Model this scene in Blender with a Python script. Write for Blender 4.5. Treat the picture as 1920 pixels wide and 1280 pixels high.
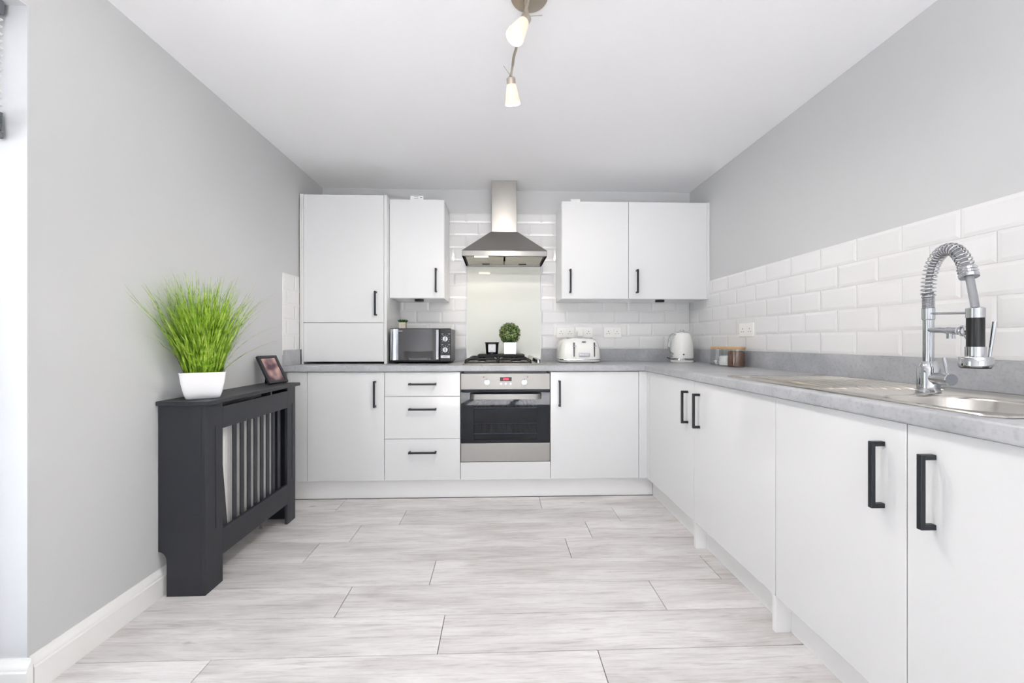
import bpy, bmesh, math, random
from mathutils import Vector, Matrix

for o in list(bpy.data.objects):
    bpy.data.objects.remove(o, do_unlink=True)
S = bpy.context.scene
C = S.collection
random.seed(7)

# ------------------------------------------------------------------ camera
CAMZ = 1.05
cam = bpy.data.cameras.new('camera'); cam.sensor_width = 36.0
cam.lens = 36.0 * 767.0 / 1920.0; cam.clip_start = 0.02
co = bpy.data.objects.new('camera', cam); C.objects.link(co)
co.location = (0, 0, CAMZ); co.rotation_euler = (math.pi / 2, 0, -math.radians(1.94))
S.camera = co

# ------------------------------------------------------------------ room dimensions
XL, XR, YW, YB, ZC = -1.398, 1.5725, 3.31, -3.0, 2.272
WT, WB = 0.892, 0.852           # worktop top and underside
YF, XF = 2.722, 1.0             # door faces of the two base runs
WIN = (0.36, 1.266, 2.05)      # garden door opening in the left wall
RWN = (-1.1, 1.45, 2.1)         # invented patio door opening in the unseen rear wall, added for fill daylight

# ------------------------------------------------------------------ sky and exposure
W = bpy.data.worlds.new('sky'); S.world = W; W.use_nodes = True
bgn = W.node_tree.nodes['Background']
bgn.inputs[0].default_value = (0.86, 0.93, 1.0, 1); bgn.inputs[1].default_value = 2.4
S.view_settings.view_transform = 'Standard'; S.view_settings.look = 'None'
S.view_settings.gamma = 1.0; S.view_settings.use_curve_mapping = False
S.view_settings.exposure = -0.03
S.cycles.max_bounces = 14; S.cycles.diffuse_bounces = 8; S.cycles.glossy_bounces = 6
S.cycles.transmission_bounces = 8; S.cycles.transparent_max_bounces = 12
S.cycles.sample_clamp_indirect = 20.0; S.cycles.caustics_refractive = False


sun = bpy.data.lights.new('sun', 'SUN'); sun.energy = 58.0; sun.angle = math.radians(0.5); sun.color = (1.0, 0.99, 0.985)
so = bpy.data.objects.new('sun', sun); C.objects.link(so); so.rotation_euler = (math.radians(42), 0, math.radians(12))


def portal(name, loc, rot, sx, sy):
    l = bpy.data.lights.new(name, 'AREA'); l.shape = 'RECTANGLE'; l.size = sx; l.size_y = sy
    l.cycles.is_portal = True
    o = bpy.data.objects.new(name, l); C.objects.link(o); o.location = loc; o.rotation_euler = rot


portal('garden_door_portal', (XL - 0.20, (WIN[0] + WIN[1]) / 2, WIN[2] / 2), (math.pi / 2, 0, -math.pi / 2), WIN[1] - WIN[0], WIN[2])
portal('added_door_portal', ((RWN[0] + RWN[1]) / 2, YB - 0.2, RWN[2] / 2), (math.pi / 2, 0, 0), RWN[1] - RWN[0], RWN[2])  # guides sky light through the added rear door


# ------------------------------------------------------------------ materials
def newmat(name):
    m = bpy.data.materials.new(name); m.use_nodes = True
    return m, m.node_tree.nodes, m.node_tree.links, m.node_tree.nodes['Principled BSDF']


def srgb(r, g, b):
    f = lambda c: (c / 255 / 12.92) if c / 255 <= 0.04045 else ((c / 255 + 0.055) / 1.055) ** 2.4
    return (f(r), f(g), f(b), 1)


def plain(name, col, rough=0.5, metal=0.0, coat=0.0, bump=0.0, bscale=200, spec=None, aniso=0, tang=None, noise=0.0):
    m, N, L, P = newmat(name)
    P.inputs['Base Color'].default_value = col
    P.inputs['Roughness'].default_value = rough
    P.inputs['Metallic'].default_value = metal
    P.inputs['Coat Weight'].default_value = coat
    P.inputs['Coat Roughness'].default_value = 0.03
    if spec is not None: P.inputs['Specular IOR Level'].default_value = spec
    if aniso:
        P.inputs['Anisotropic'].default_value = aniso
        c = N.new('ShaderNodeCombineXYZ')
        for i in range(3): c.inputs[i].default_value = tang[i]
        L.new(c.outputs[0], P.inputs['Tangent'])
    tc = N.new('ShaderNodeTexCoord')
    nz = N.new('ShaderNodeTexNoise'); nz.inputs['Scale'].default_value = bscale; nz.inputs['Detail'].default_value = 3
    L.new(tc.outputs['Object'], nz.inputs['Vector'])
    if bump:
        b = N.new('ShaderNodeBump'); b.inputs['Strength'].default_value = bump; b.inputs['Distance'].default_value = 0.002
        L.new(nz.outputs['Fac'], b.inputs['Height']); L.new(b.outputs[0], P.inputs['Normal'])
    # faint tonal variation so that no surface is a flat colour
    mx = N.new('ShaderNodeMix'); mx.data_type = 'RGBA'; mx.blend_type = 'MULTIPLY'
    mx.inputs[0].default_value = noise if noise else 0.03
    mx.inputs[6].default_value = col; L.new(nz.outputs['Fac'], mx.inputs[7]); L.new(mx.outputs[2], P.inputs['Base Color'])
    return m


M = {}
M['wall'] = plain('grey_wall_paint', srgb(203, 204, 205), 0.7, bump=0.06, bscale=260)
M['ceiling'] = plain('white_ceiling_paint', srgb(247, 247, 249), 0.8, bump=0.05, bscale=200)
M['white_paint'] = plain('white_gloss_paint', srgb(240, 240, 238), 0.35, bump=0.03, bscale=60)
M['reveal'] = plain('reveal_paint', srgb(208, 210, 213), 0.6, bump=0.03, bscale=60)
M['gloss'] = plain('white_gloss_laminate', srgb(224, 225, 226), 0.12, coat=0.25)
M['carcass'] = plain('white_carcass', srgb(226, 225, 221), 0.4)
M['plinth'] = plain('white_plinth', srgb(240, 240, 240), 0.25)
M['tile'] = plain('white_glazed_tile', srgb(231, 231, 231), 0.07, coat=0.5)
M['grout'] = plain('pale_grout', srgb(238, 237, 235), 0.85, bump=0.2, bscale=400)
M['handle'] = plain('charcoal_metal', srgb(38, 42, 47), 0.38, metal=0.3)
M['charcoal'] = plain('charcoal_paint', srgb(42, 44, 51), 0.45, bump=0.08, bscale=90, noise=0.12)
M['steel'] = plain('brushed_steel', srgb(152, 150, 147), 0.34, metal=1.0, aniso=0.8, tang=(0, 0, 1), bscale=30)
M['steel_flat'] = plain('brushed_steel_plate', srgb(180, 177, 172), 0.32, metal=1.0, aniso=0.6, tang=(0, 1, 0), bscale=30)
M['steel_sink'] = plain('sink_steel', srgb(214, 210, 204), 0.20, metal=1.0, bscale=40)
M['steel_nickel'] = plain('brushed_nickel', srgb(196, 187, 174), 0.32, metal=1.0, bscale=40)
M['chrome'] = plain('chrome', srgb(196, 198, 202), 0.06, metal=1.0)
M['black'] = plain('black_plastic', srgb(20, 21, 24), 0.3)
M['iron'] = plain('black_cast_iron', srgb(26, 27, 30), 0.55, bump=0.2, bscale=500)
M['rubber'] = plain('grey_hose', srgb(140, 142, 146), 0.45)
M['ceramic'] = plain('white_ceramic', srgb(244, 244, 246), 0.2, coat=0.3)
M['enamel'] = plain('white_enamel', srgb(240, 240, 236), 0.15, coat=0.4)
M['socket'] = plain('white_socket_plastic', srgb(243, 243, 240), 0.3)
M['dark_slot'] = plain('dark_slot', srgb(60, 60, 60), 0.6)
M['cream_glass'] = plain('cream_back_painted_glass', srgb(224, 226, 218), 0.05, coat=0.6)
M['alu'] = plain('aluminium', srgb(190, 192, 194), 0.3, metal=1.0)
M['filter'] = plain('hood_filter_mesh', srgb(190, 186, 176), 0.45, metal=0.9, bump=0.5, bscale=600)
M['soil'] = plain('dark_soil', srgb(40, 34, 28), 0.9)
M['bamboo'] = plain('bamboo', srgb(216, 178, 128), 0.5, noise=0.25, bscale=40)
M['stone_pot'] = plain('cream_stoneware', srgb(222, 214, 200), 0.7, noise=0.15, bscale=90)
M['paper'] = plain('white_paper', srgb(232, 233, 238), 0.6)
M['floor_base'] = plain('dark_underlay', srgb(92, 86, 82), 0.8)
M['patio'] = plain('patio_slabs', srgb(164, 165, 168), 0.8, noise=0.3, bscale=4)
M['red_mark'] = plain('red_print', srgb(150, 40, 50), 0.4)
M['grey_print'] = plain('grey_print', srgb(110, 108, 106), 0.5)
M['white_print'] = plain('white_print', srgb(215, 215, 220), 0.5)
M['blind'] = plain('pale_grey_slat', srgb(214, 214, 212), 0.4)
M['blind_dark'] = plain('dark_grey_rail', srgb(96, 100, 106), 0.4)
M['sugar'] = plain('white_sugar', srgb(245, 245, 245), 0.8, bump=0.6, bscale=500)
M['mirror_steel'] = plain('mirror_silver', srgb(214, 220, 228), 0.12, metal=1.0)
M['pot_mirror'] = plain('mirrored_glass_pot', srgb(140, 143, 150), 0.15, metal=1.0)
M['coffee'] = plain('coffee_granules', srgb(128, 84, 56), 0.8, bump=0.9, bscale=240, noise=0.6)
M['cavity'] = plain('oven_enamel', srgb(32, 39, 48), 0.25)
M['rack_wire'] = plain('rack_wire', srgb(225, 226, 226), 0.4)
M['microwave_glass'] = plain('dark_mirror_glass', srgb(92, 92, 94), 0.03, metal=1.0)


def emit(name, col, s):
    m, N, L, P = newmat(name)
    P.inputs['Base Color'].default_value = col
    P.inputs['Emission Color'].default_value = col; P.inputs['Emission Strength'].default_value = s
    return m


M['bulb'] = emit('warm_bulb', (1.0, 0.92, 0.80, 1), 1.6)
M['red_led'] = emit('red_display', (1.0, 0.03, 0.10, 1), 3.0)
M['hood_lamp'] = emit('hood_lamp', (1.0, 0.86, 0.62, 1), 8)


def make_shade_glass():
    m, N, L, P = newmat('frosted_opal_glass')
    P.inputs['Base Color'].default_value = srgb(240, 234, 224); P.inputs['Roughness'].default_value = 0.35
    P.inputs['Emission Color'].default_value = (1.0, 0.93, 0.84, 1); P.inputs['Emission Strength'].default_value = 0.08
    t = N.new('ShaderNodeBsdfTranslucent'); t.inputs[0].default_value = (1, 0.95, 0.86, 1)
    mx = N.new('ShaderNodeMixShader'); mx.inputs[0].default_value = 0.35
    L.new(P.outputs[0], mx.inputs[1]); L.new(t.outputs[0], mx.inputs[2])
    L.new(mx.outputs[0], N['Material Output'].inputs[0]); return m


M['shade'] = make_shade_glass()


def thin_glass(name, tint, gl=1.0, ior=1.5):
    m, N, L, P = newmat(name); N.remove(P)
    tr = N.new('ShaderNodeBsdfTransparent'); tr.inputs[0].default_value = tint
    g = N.new('ShaderNodeBsdfGlossy'); g.inputs['Roughness'].default_value = 0.02
    f = N.new('ShaderNodeLayerWeight'); f.inputs[0].default_value = 0.5
    pw = N.new('ShaderNodeMath'); pw.operation = 'POWER'; pw.inputs[1].default_value = 3.0; L.new(f.outputs['Facing'], pw.inputs[0])
    mu = N.new('ShaderNodeMath'); mu.operation = 'MULTIPLY_ADD'; mu.inputs[1].default_value = 0.30 * gl; mu.inputs[2].default_value = 0.05 * gl; L.new(pw.outputs[0], mu.inputs[0])
    mx = N.new('ShaderNodeMixShader'); L.new(mu.outputs[0], mx.inputs[0]); L.new(tr.outputs[0], mx.inputs[1]); L.new(g.outputs[0], mx.inputs[2])
    L.new(mx.outputs[0], N['Material Output'].inputs[0]); return m


M['window_glass'] = thin_glass('window_glass', (0.97, 0.97, 0.97, 1))
M['jar_glass'] = thin_glass('jar_glass', (0.97, 0.98, 0.98, 1), 1.2)
M['oven_glass'] = thin_glass('oven_glass', (0.44, 0.49, 0.56, 1), 0.7)


def make_worktop():
    m, N, L, P = newmat('grey_concrete_laminate')
    tc = N.new('ShaderNodeTexCoord')
    a = N.new('ShaderNodeTexNoise'); a.inputs['Scale'].default_value = 7; a.inputs['Detail'].default_value = 8; a.inputs['Roughness'].default_value = 0.65
    b = N.new('ShaderNodeTexNoise'); b.inputs['Scale'].default_value = 90; b.inputs['Detail'].default_value = 4
    for n in (a, b): L.new(tc.outputs['Object'], n.inputs['Vector'])
    r = N.new('ShaderNodeValToRGB'); r.color_ramp.elements[0].position = 0.3; r.color_ramp.elements[1].position = 0.7
    r.color_ramp.elements[0].color = srgb(160, 162, 166); r.color_ramp.elements[1].color = srgb(188, 190, 194)
    L.new(a.outputs['Fac'], r.inputs[0])
    r2 = N.new('ShaderNodeValToRGB'); r2.color_ramp.elements[0].position = 0.28; r2.color_ramp.elements[1].position = 0.5
    r2.color_ramp.elements[0].color = (0.72, 0.71, 0.70, 1); r2.color_ramp.elements[1].color = (1, 1, 1, 1)
    L.new(b.outputs['Fac'], r2.inputs[0])
    mx = N.new('ShaderNodeMix'); mx.data_type = 'RGBA'; mx.blend_type = 'MULTIPLY'; mx.inputs[0].default_value = 0.6
    L.new(r.outputs[0], mx.inputs[6]); L.new(r2.outputs[0], mx.inputs[7]); L.new(mx.outputs[2], P.inputs['Base Color'])
    P.inputs['Roughness'].default_value = 0.32
    return m


M['worktop'] = make_worktop()


def make_plank():
    m, N, L, P = newmat('washed_grey_oak')
    tc = N.new('ShaderNodeTexCoord'); oi = N.new('ShaderNodeObjectInfo')
    ad = N.new('ShaderNodeVectorMath'); ad.operation = 'ADD'
    sc = N.new('ShaderNodeVectorMath'); sc.operation = 'SCALE'; sc.inputs['Scale'].default_value = 43.0
    cb = N.new('ShaderNodeCombineXYZ')
    for i in range(3): L.new(oi.outputs['Random'], cb.inputs[i])
    L.new(cb.outputs[0], sc.inputs[0]); L.new(tc.outputs['Object'], ad.inputs[0]); L.new(sc.outputs[0], ad.inputs[1])

    def stretched(sx, sy, scale, det, dist=0.0):
        mp = N.new('ShaderNodeMapping'); mp.inputs['Scale'].default_value = (sx, sy, 1); L.new(ad.outputs[0], mp.inputs[0])
        n = N.new('ShaderNodeTexNoise'); n.inputs['Scale'].default_value = scale; n.inputs['Detail'].default_value = det
        n.inputs['Distortion'].default_value = dist; n.inputs['Roughness'].default_value = 0.6
        L.new(mp.outputs[0], n.inputs['Vector']); return n
    broad = stretched(1.0, 5.0, 1.6, 5, 0.6)
    grain = stretched(1.0, 16.0, 6.0, 8, 0.9)
    fine = stretched(1.0, 30.0, 40.0, 3)
    knot = stretched(1.2, 4.0, 4.5, 2, 0.3)
    r = N.new('ShaderNodeValToRGB'); e = r.color_ramp.elements
    e[0].position = 0.28; e[0].color = srgb(198, 194, 192); e[1].position = 0.62; e[1].color = srgb(233, 231, 231)
    L.new(broad.outputs['Fac'], r.inputs[0])
    r2 = N.new('ShaderNodeValToRGB'); e = r2.color_ramp.elements
    e[0].position = 0.30; e[0].color = (0.62, 0.59, 0.56, 1); e[1].position = 0.52; e[1].color = (1, 1, 1, 1)
    L.new(grain.outputs['Fac'], r2.inputs[0])
    r3 = N.new('ShaderNodeValToRGB'); e = r3.color_ramp.elements
    e[0].position = 0.3; e[0].color = (0.85, 0.84, 0.83, 1); e[1].position = 0.6; e[1].color = (1, 1, 1, 1)
    L.new(fine.outputs['Fac'], r3.inputs[0])
    r4 = N.new('ShaderNodeValToRGB'); e = r4.color_ramp.elements
    e[0].position = 0.20; e[0].color = (0.55, 0.50, 0.46, 1); e[1].position = 0.27; e[1].color = (1, 1, 1, 1)
    L.new(knot.outputs['Fac'], r4.inputs[0])
    prev = r.outputs[0]
    for n, f in ((r2, 0.62), (r3, 0.6), (r4, 0.7)):
        mx = N.new('ShaderNodeMix'); mx.data_type = 'RGBA'; mx.blend_type = 'MULTIPLY'; mx.inputs[0].default_value = f
        L.new(prev, mx.inputs[6]); L.new(n.outputs[0], mx.inputs[7]); prev = mx.outputs[2]
    hs = N.new('ShaderNodeHueSaturation')
    mr = N.new('ShaderNodeMapRange'); mr.inputs[3].default_value = 0.93; mr.inputs[4].default_value = 1.05
    L.new(oi.outputs['Random'], mr.inputs[0]); L.new(mr.outputs[0], hs.inputs['Value']); L.new(prev, hs.inputs['Color'])
    L.new(hs.outputs[0], P.inputs['Base Color'])
    P.inputs['Roughness'].default_value = 0.42
    b = N.new('ShaderNodeBump'); b.inputs['Strength'].default_value = 0.08; b.inputs['Distance'].default_value = 0.001
    L.new(grain.outputs['Fac'], b.inputs['Height']); L.new(b.outputs[0], P.inputs['Normal'])
    return m


M['plank'] = make_plank()


def make_leaf(name, c0, c1, c2, scale):
    m, N, L, P = newmat(name)
    tc = N.new('ShaderNodeTexCoord'); n = N.new('ShaderNodeTexNoise'); n.inputs['Scale'].default_value = scale; n.inputs['Detail'].default_value = 4
    L.new(tc.outputs['Object'], n.inputs['Vector'])
    r = N.new('ShaderNodeValToRGB'); e = r.color_ramp.elements
    e[0].position = 0.35; e[0].color = c0; e[1].position = 0.65; e[1].color = c2
    k = r.color_ramp.elements.new(0.5); k.color = c1
    L.new(n.outputs['Fac'], r.inputs[0]); L.new(r.outputs[0], P.inputs['Base Color'])
    P.inputs['Roughness'].default_value = 0.45
    t = N.new('ShaderNodeBsdfTranslucent'); L.new(r.outputs[0], t.inputs[0])
    mx = N.new('ShaderNodeMixShader'); mx.inputs[0].default_value = 0.25
    L.new(P.outputs[0], mx.inputs[1]); L.new(t.outputs[0], mx.inputs[2]); L.new(mx.outputs[0], N['Material Output'].inputs[0])
    return m


M['grass'] = make_leaf('lime_grass', srgb(92, 126, 26), srgb(150, 190, 48), srgb(200, 222, 104), 38)
M['box_leaf'] = make_leaf('box_leaf', srgb(52, 80, 38), srgb(104, 132, 66), srgb(196, 208, 140), 90)
M['box_core'] = plain('box_core', srgb(44, 62, 36), 0.8, noise=0.3, bscale=60)
M['succulent'] = make_leaf('succulent_leaf', srgb(30, 66, 22), srgb(50, 92, 32), srgb(76, 116, 50), 60)


def make_picture():
    m, N, L, P = newmat('dim_picture')
    tc = N.new('ShaderNodeTexCoord'); n = N.new('ShaderNodeTexNoise'); n.inputs['Scale'].default_value = 14; n.inputs['Detail'].default_value = 1
    L.new(tc.outputs['Object'], n.inputs['Vector'])
    r = N.new('ShaderNodeValToRGB'); e = r.color_ramp.elements
    e[0].position = 0.38; e[0].color = srgb(92, 70, 78); e[1].position = 0.62; e[1].color = srgb(206, 168, 156)
    k = r.color_ramp.elements.new(0.5); k.color = srgb(150, 120, 122)
    L.new(n.outputs['Fac'], r.inputs[0]); L.new(r.outputs[0], P.inputs['Base Color']); P.inputs['Roughness'].default_value = 0.1
    return m


M['picture'] = make_picture()

# ------------------------------------------------------------------ mesh helpers
ORG = {}


class B:
    def __init__(s): s.bm = bmesh.new(); s.boxy = False

    def box(s, x0, x1, y0, y1, z0, z1, bev=0.0, seg=2):
        r = bmesh.ops.create_cube(s.bm, size=1.0)
        vs = r['verts']
        for v in vs:
            v.co = Vector((x0 + (v.co.x + .5) * (x1 - x0), y0 + (v.co.y + .5) * (y1 - y0), z0 + (v.co.z + .5) * (z1 - z0)))
        if bev:
            s.boxy = True
            es = list({e for v in vs for e in v.link_edges})
            bmesh.ops.bevel(s.bm, geom=es, offset=bev, segments=seg, profile=0.5, affect='EDGES')
        return s

    def rings(s, rings, caps=(True, True), closed=False):
        R = [[s.bm.verts.new(p) for p in ring] for ring in rings]
        n = len(R[0]); k = len(R)
        for i in range(k if closed else k - 1):
            a, b = R[i], R[(i + 1) % k]
            for j in range(n):
                s.bm.faces.new((a[j], a[(j + 1) % n], b[(j + 1) % n], b[j]))
        if not closed:
            if caps[0]: s.bm.faces.new(list(reversed(R[0])))
            if caps[1]: s.bm.faces.new(R[-1])
        return s

    def cyl(s, p0, p1, r0, r1=None, seg=24, caps=(True, True)):
        return s.tube([p0, p1], [r0, r0 if r1 is None else r1], seg, caps=caps)

    def tube(s, pts, r, seg=10, caps=(True, True), closed=False):
        pts = [Vector(p) for p in pts]; n = len(pts)
        rr = r if isinstance(r, (list, tuple)) else [r] * n
        T = []
        for i in range(n):
            if closed: d = pts[(i + 1) % n] - pts[i - 1]
            else: d = pts[min(i + 1, n - 1)] - pts[max(i - 1, 0)]
            T.append(d.normalized() if d.length > 1e-9 else (T[-1] if T else Vector((0, 0, 1))))
        up = Vector((0, 0, 1)) if abs(T[0].z) < 0.9 else Vector((1, 0, 0))
        u = T[0].cross(up).normalized(); rings = []
        for i in range(n):
            u = (u - T[i] * u.dot(T[i])); u.normalize()
            w = T[i].cross(u)
            rings.append([pts[i] + (u * math.cos(2 * math.pi * j / seg) + w * math.sin(2 * math.pi * j / seg)) * rr[i] for j in range(seg)])
        return s.rings(rings, caps, closed)

    def lathe(s, prof, cx=0, cy=0, seg=32, caps=(True, True)):
        return s.rings([[(cx + r * math.cos(2 * math.pi * j / seg), cy + r * math.sin(2 * math.pi * j / seg), z) for j in range(seg)] for r, z in prof], caps)

    def prism(s, pts, axis, a0, a1):
        f = {'x': lambda p, a: (a, p[0], p[1]), 'y': lambda p, a: (p[0], a, p[1]), 'z': lambda p, a: (p[0], p[1], a)}[axis]
        return s.rings([[f(p, a0) for p in pts], [f(p, a1) for p in pts]])

    def face(s, pts):
        s.bm.faces.new([s.bm.verts.new(p) for p in pts]); return s

    def mesh(s, name, mat, smooth=30):
        bmesh.ops.recalc_face_normals(s.bm, faces=s.bm.faces)
        me = bpy.data.meshes.new(name); s.bm.to_mesh(me); s.bm.free()
        me.materials.append(M[mat] if isinstance(mat, str) else mat)
        if smooth:
            for p in me.polygons: p.use_smooth = True
            me.set_sharp_from_angle(angle=math.radians(14 if s.boxy else smooth))
        return me

    def out(s, name, mat, parent=None, smooth=30, label=None, kind=None):
        me = s.mesh(name, mat, smooth)
        o = bpy.data.objects.new(name, me); C.objects.link(o)
        if parent is not None:
            org = Vector(ORG[parent]); o.parent = parent; ORG[o] = org
            me.transform(Matrix.Translation(-org))
        else:
            xs = [v.co for v in me.vertices]
            c = Vector(((min(v.x for v in xs) + max(v.x for v in xs)) / 2, (min(v.y for v in xs) + max(v.y for v in xs)) / 2, min(v.z for v in xs)))
            me.transform(Matrix.Translation(-c)); o.location = c; ORG[o] = c
        if label: o['label'] = label
        if kind: o['kind'] = kind
        return o


def tag(o, label, cat, group=None):
    o['label'] = label; o['category'] = cat
    if group: o['group'] = group
    return o


def thing(name, label, cat, loc, group=None, local=False):
    o = bpy.data.objects.new(name, None); C.objects.link(o); o.location = loc
    o.empty_display_size = 0.05
    ORG[o] = Vector((0, 0, 0)) if local else Vector(loc)
    return tag(o, label, cat, group)


def piece(name, me, loc, parent):
    """an alike piece with shared mesh data, loc in world coordinates"""
    o = bpy.data.objects.new(name, me); C.objects.link(o); o.parent = parent
    o.location = Vector(loc) - ORG[parent]; return o


def structure(o):
    o['kind'] = 'structure'; return o


# ================================================================== ROOM SHELL
floor = structure(B().box(XL - 0.25, XR + 0.1, YB - 0.1, YW + 0.1, -0.06, -0.008).out('floor', 'floor_base'))
b = B()
T = 0.25
b.box(XL - T, XL, WIN[1], YW + 0.1, 0, ZC); b.box(XL - T, XL, WIN[0], WIN[1], WIN[2], ZC); b.box(XL - T, XL, YB - 0.1, WIN[0], 0, ZC)
wall_left = structure(b.out('wall_left', 'wall', smooth=0))
wall_right = structure(B().box(XR, XR + 0.1, YB - 0.1, YW + 0.1, 0, ZC).out('wall_right', 'wall', smooth=0))
wall_back = structure(B().box(XL, XR, YW, YW + 0.1, 0, ZC).out('wall_back', 'wall', smooth=0))
b = B()
b.box(XL, RWN[0], YB - 0.15, YB, 0, ZC); b.box(RWN[1], XR, YB - 0.15, YB, 0, ZC); b.box(RWN[0], RWN[1], YB - 0.15, YB, RWN[2], ZC)
wall_rear = structure(b.out('wall_rear', 'wall', smooth=0))
ceiling = structure(B().box(XL - T, XR + 0.1, YB - 0.15, YW + 0.1, ZC, ZC + 0.1).out('ceiling', 'ceiling', smooth=0))
ground = structure(B().box(-30, 30, -30, 30, -0.30, -0.12).out('ground', 'patio', smooth=0))

# floor planks: rows parallel to the back wall
PW, PL, GAP = 0.197, 1.285, 0.0026


def floor_x(u, v):
    t = CAMZ * 767 / (v - 640); xc = (u - 960) / 767
    return (xc * 0.99943 + 0.03385) * t


joints = {0: floor_x(639.6, 946), 1: floor_x(755.7, 969.5), 2: floor_x(668, 998), 3: floor_x(585, 1034.6), 4: floor_x(811.5, 1072.6),
          5: floor_x(643.7, 1128), 6: floor_x(827, 1189), 7: floor_x(375, 1260)}
plank_meshes = {}
Y0 = 2.762
for r in range(0, 30):
    y1 = Y0 - r * PW; y0 = y1 - PW
    if y0 < YB: break
    x = joints.get(r, random.uniform(-1, 0))
    while x > XL: x -= PL
    while x < XR - 0.3:
        a, c = max(x, XL + 0.006), min(x + PL, XR - 0.4)
        if c - a > 0.03:
            k = (round(c - a, 3))
            if k not in plank_meshes:
                w = (c - a) / 2 - GAP / 2; h = PW / 2 - GAP / 2
                plank_meshes[k] = B().box(-w, w, -h, h, -0.008, 0, 0.0008, 1).mesh('plank', 'plank', 0)
            piece('plank', plank_meshes[k], ((a + c) / 2, (y0 + y1) / 2, 0), floor)
        x += PL

# skirting boards
prof = [(0, 0), (0.018, 0), (0.018, 0.078), (0.015, 0.083), (0.015, 0.088), (0.011, 0.096), (0.006, 0.104), (0.004, 0.112), (0, 0.112)]
b = B(); b.rings([[(XL + p[0], WIN[1], p[1]) for p in prof], [(XL + p[0], YF - 0.02, p[1]) for p in prof]])
structure(b.out('baseboard_left', 'white_paint'))
b = B(); b.rings([[(XL - 0.155, WIN[1] - p[0] - 0.004, p[1]) for p in prof], [(XL + 0.018, WIN[1] - p[0] - 0.004, p[1]) for p in prof]])
structure(b.out('baseboard_reveal', 'white_paint'))
b = B(); b.rings([[(XL + p[0], YB, p[1]) for p in prof], [(XL + p[0], WIN[0], p[1]) for p in prof]])
structure(b.out('baseboard_rear', 'white_paint'))

# garden door opening in the left wall: lining, frame, two glazed leaves
w1 = bpy.data.objects.new('window_1', None); C.objects.link(w1); w1.location = (XL - 0.2, (WIN[0] + WIN[1]) / 2, 0); ORG[w1] = Vector(w1.location); w1['kind'] = 'structure'
b = B(); b.box(XL - T, XL + 0.001, WIN[1] - 0.004, WIN[1], 0, WIN[2]); b.out('reveal_lining', 'reveal', w1, 0)
b = B(); b.box(XL - T, XL + 0.001, WIN[0], WIN[1] - 0.004, WIN[2] - 0.004, WIN[2]); b.out('reveal_lining', 'reveal', w1, 0)
b = B(); b.box(XL - T, XL + 0.001, WIN[0], WIN[0] + 0.004, 0, WIN[2] - 0.004); b.out('reveal_lining', 'reveal', w1, 0)
fx0, fx1 = XL - 0.22, XL - 0.155


def glazed(parent, axis, a0, a1, z0, z1, d0, d1, n):
    """a frame of n glazed leaves; axis is the horizontal run"""
    def bx(bb, p, q, r, s_):
        bb.box(*((d0, d1, p, q) if axis == 'y' else (p, q, d0, d1)), r, s_, 0.006)
    f = 0.05; bb = B()
    bx(bb, a0, a0 + f, z0, z1); bx(bb, a1 - f, a1, z0, z1); bx(bb, a0 + f, a1 - f, z0, z0 + f); bx(bb, a0 + f, a1 - f, z1 - f, z1)
    bb.out('window_frame', 'white_paint', parent)
    w = (a1 - a0 - 2 * f) / n
    for i in range(n):
        p, q = a0 + f + i * w, a0 + f + (i + 1) * w; g = 0.055
        bb = B(); bx(bb, p, p + g, z0 + f, z1 - f); bx(bb, q - g, q, z0 + f, z1 - f); bx(bb, p + g, q - g, z0 + f, z0 + f + g); bx(bb, p + g, q - g, z1 - f - g, z1 - f)
        sash = bb.out('sash', 'white_paint', parent)
        m = (d0 + d1) / 2; bb = B()
        ar = (m - 0.002, m + 0.002, p + g, q - g) if axis == 'y' else (p + g, q - g, m - 0.002, m + 0.002)
        bb.box(*ar, z0 + f + g, z1 - f - g); bb.out('pane', 'window_glass', sash, 0)


glazed(w1, 'y', WIN[0] + 0.004, WIN[1] - 0.004, 0.0, WIN[2] - 0.004, fx0, fx1, 1)
w2 = bpy.data.objects.new('added_window', None); C.objects.link(w2); w2.location = (0.2, YB - 0.07, 0); ORG[w2] = Vector(w2.location); w2['kind'] = 'structure'  # made-up glazed door behind the camera, unseen, added to let in fill light
glazed(w2, 'x', RWN[0], RWN[1], 0.0, RWN[2], YB - 0.10, YB - 0.04, 3)

# venetian blind in the garden door opening
bl = thing('venetian_blind', 'pale venetian blind drawn part way down inside the window recess', 'blind', (XL - 0.075, 0.2, WIN[2] - 0.05))
by0, by1 = WIN[0] + 0.02, WIN[1] - 0.016
B().box(XL - 0.095, XL - 0.048, by0, by1, WIN[2] - 0.045, WIN[2] - 0.005, 0.003).out('headrail', 'blind_dark', bl)
sl = B().box(-0.0125, 0.0125, by0, by1, -0.001, 0.001); [setattr(v, 'co', v.co + Vector((0, 0, v.co.x * 0.35))) for v in sl.bm.verts]
sm = sl.mesh('slat', 'blind', 0)
z = WIN[2] - 0.062
while z > 1.725:
    piece('slat', sm, (XL - 0.066, 0, z), bl); z -= 0.021
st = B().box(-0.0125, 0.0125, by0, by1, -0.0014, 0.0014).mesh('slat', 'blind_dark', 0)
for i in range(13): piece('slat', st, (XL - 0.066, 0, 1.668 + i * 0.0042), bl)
B().box(XL - 0.082, XL - 0.050, by0, by1, 1.642, 1.664, 0.004).out('bottom_rail', 'blind_dark', bl)

# ------------------------------------------------------------------ tiles
TW, TH, TG, UP = 0.2015, 0.1015, 0.0016, 0.992
tile_cache = {}


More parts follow.
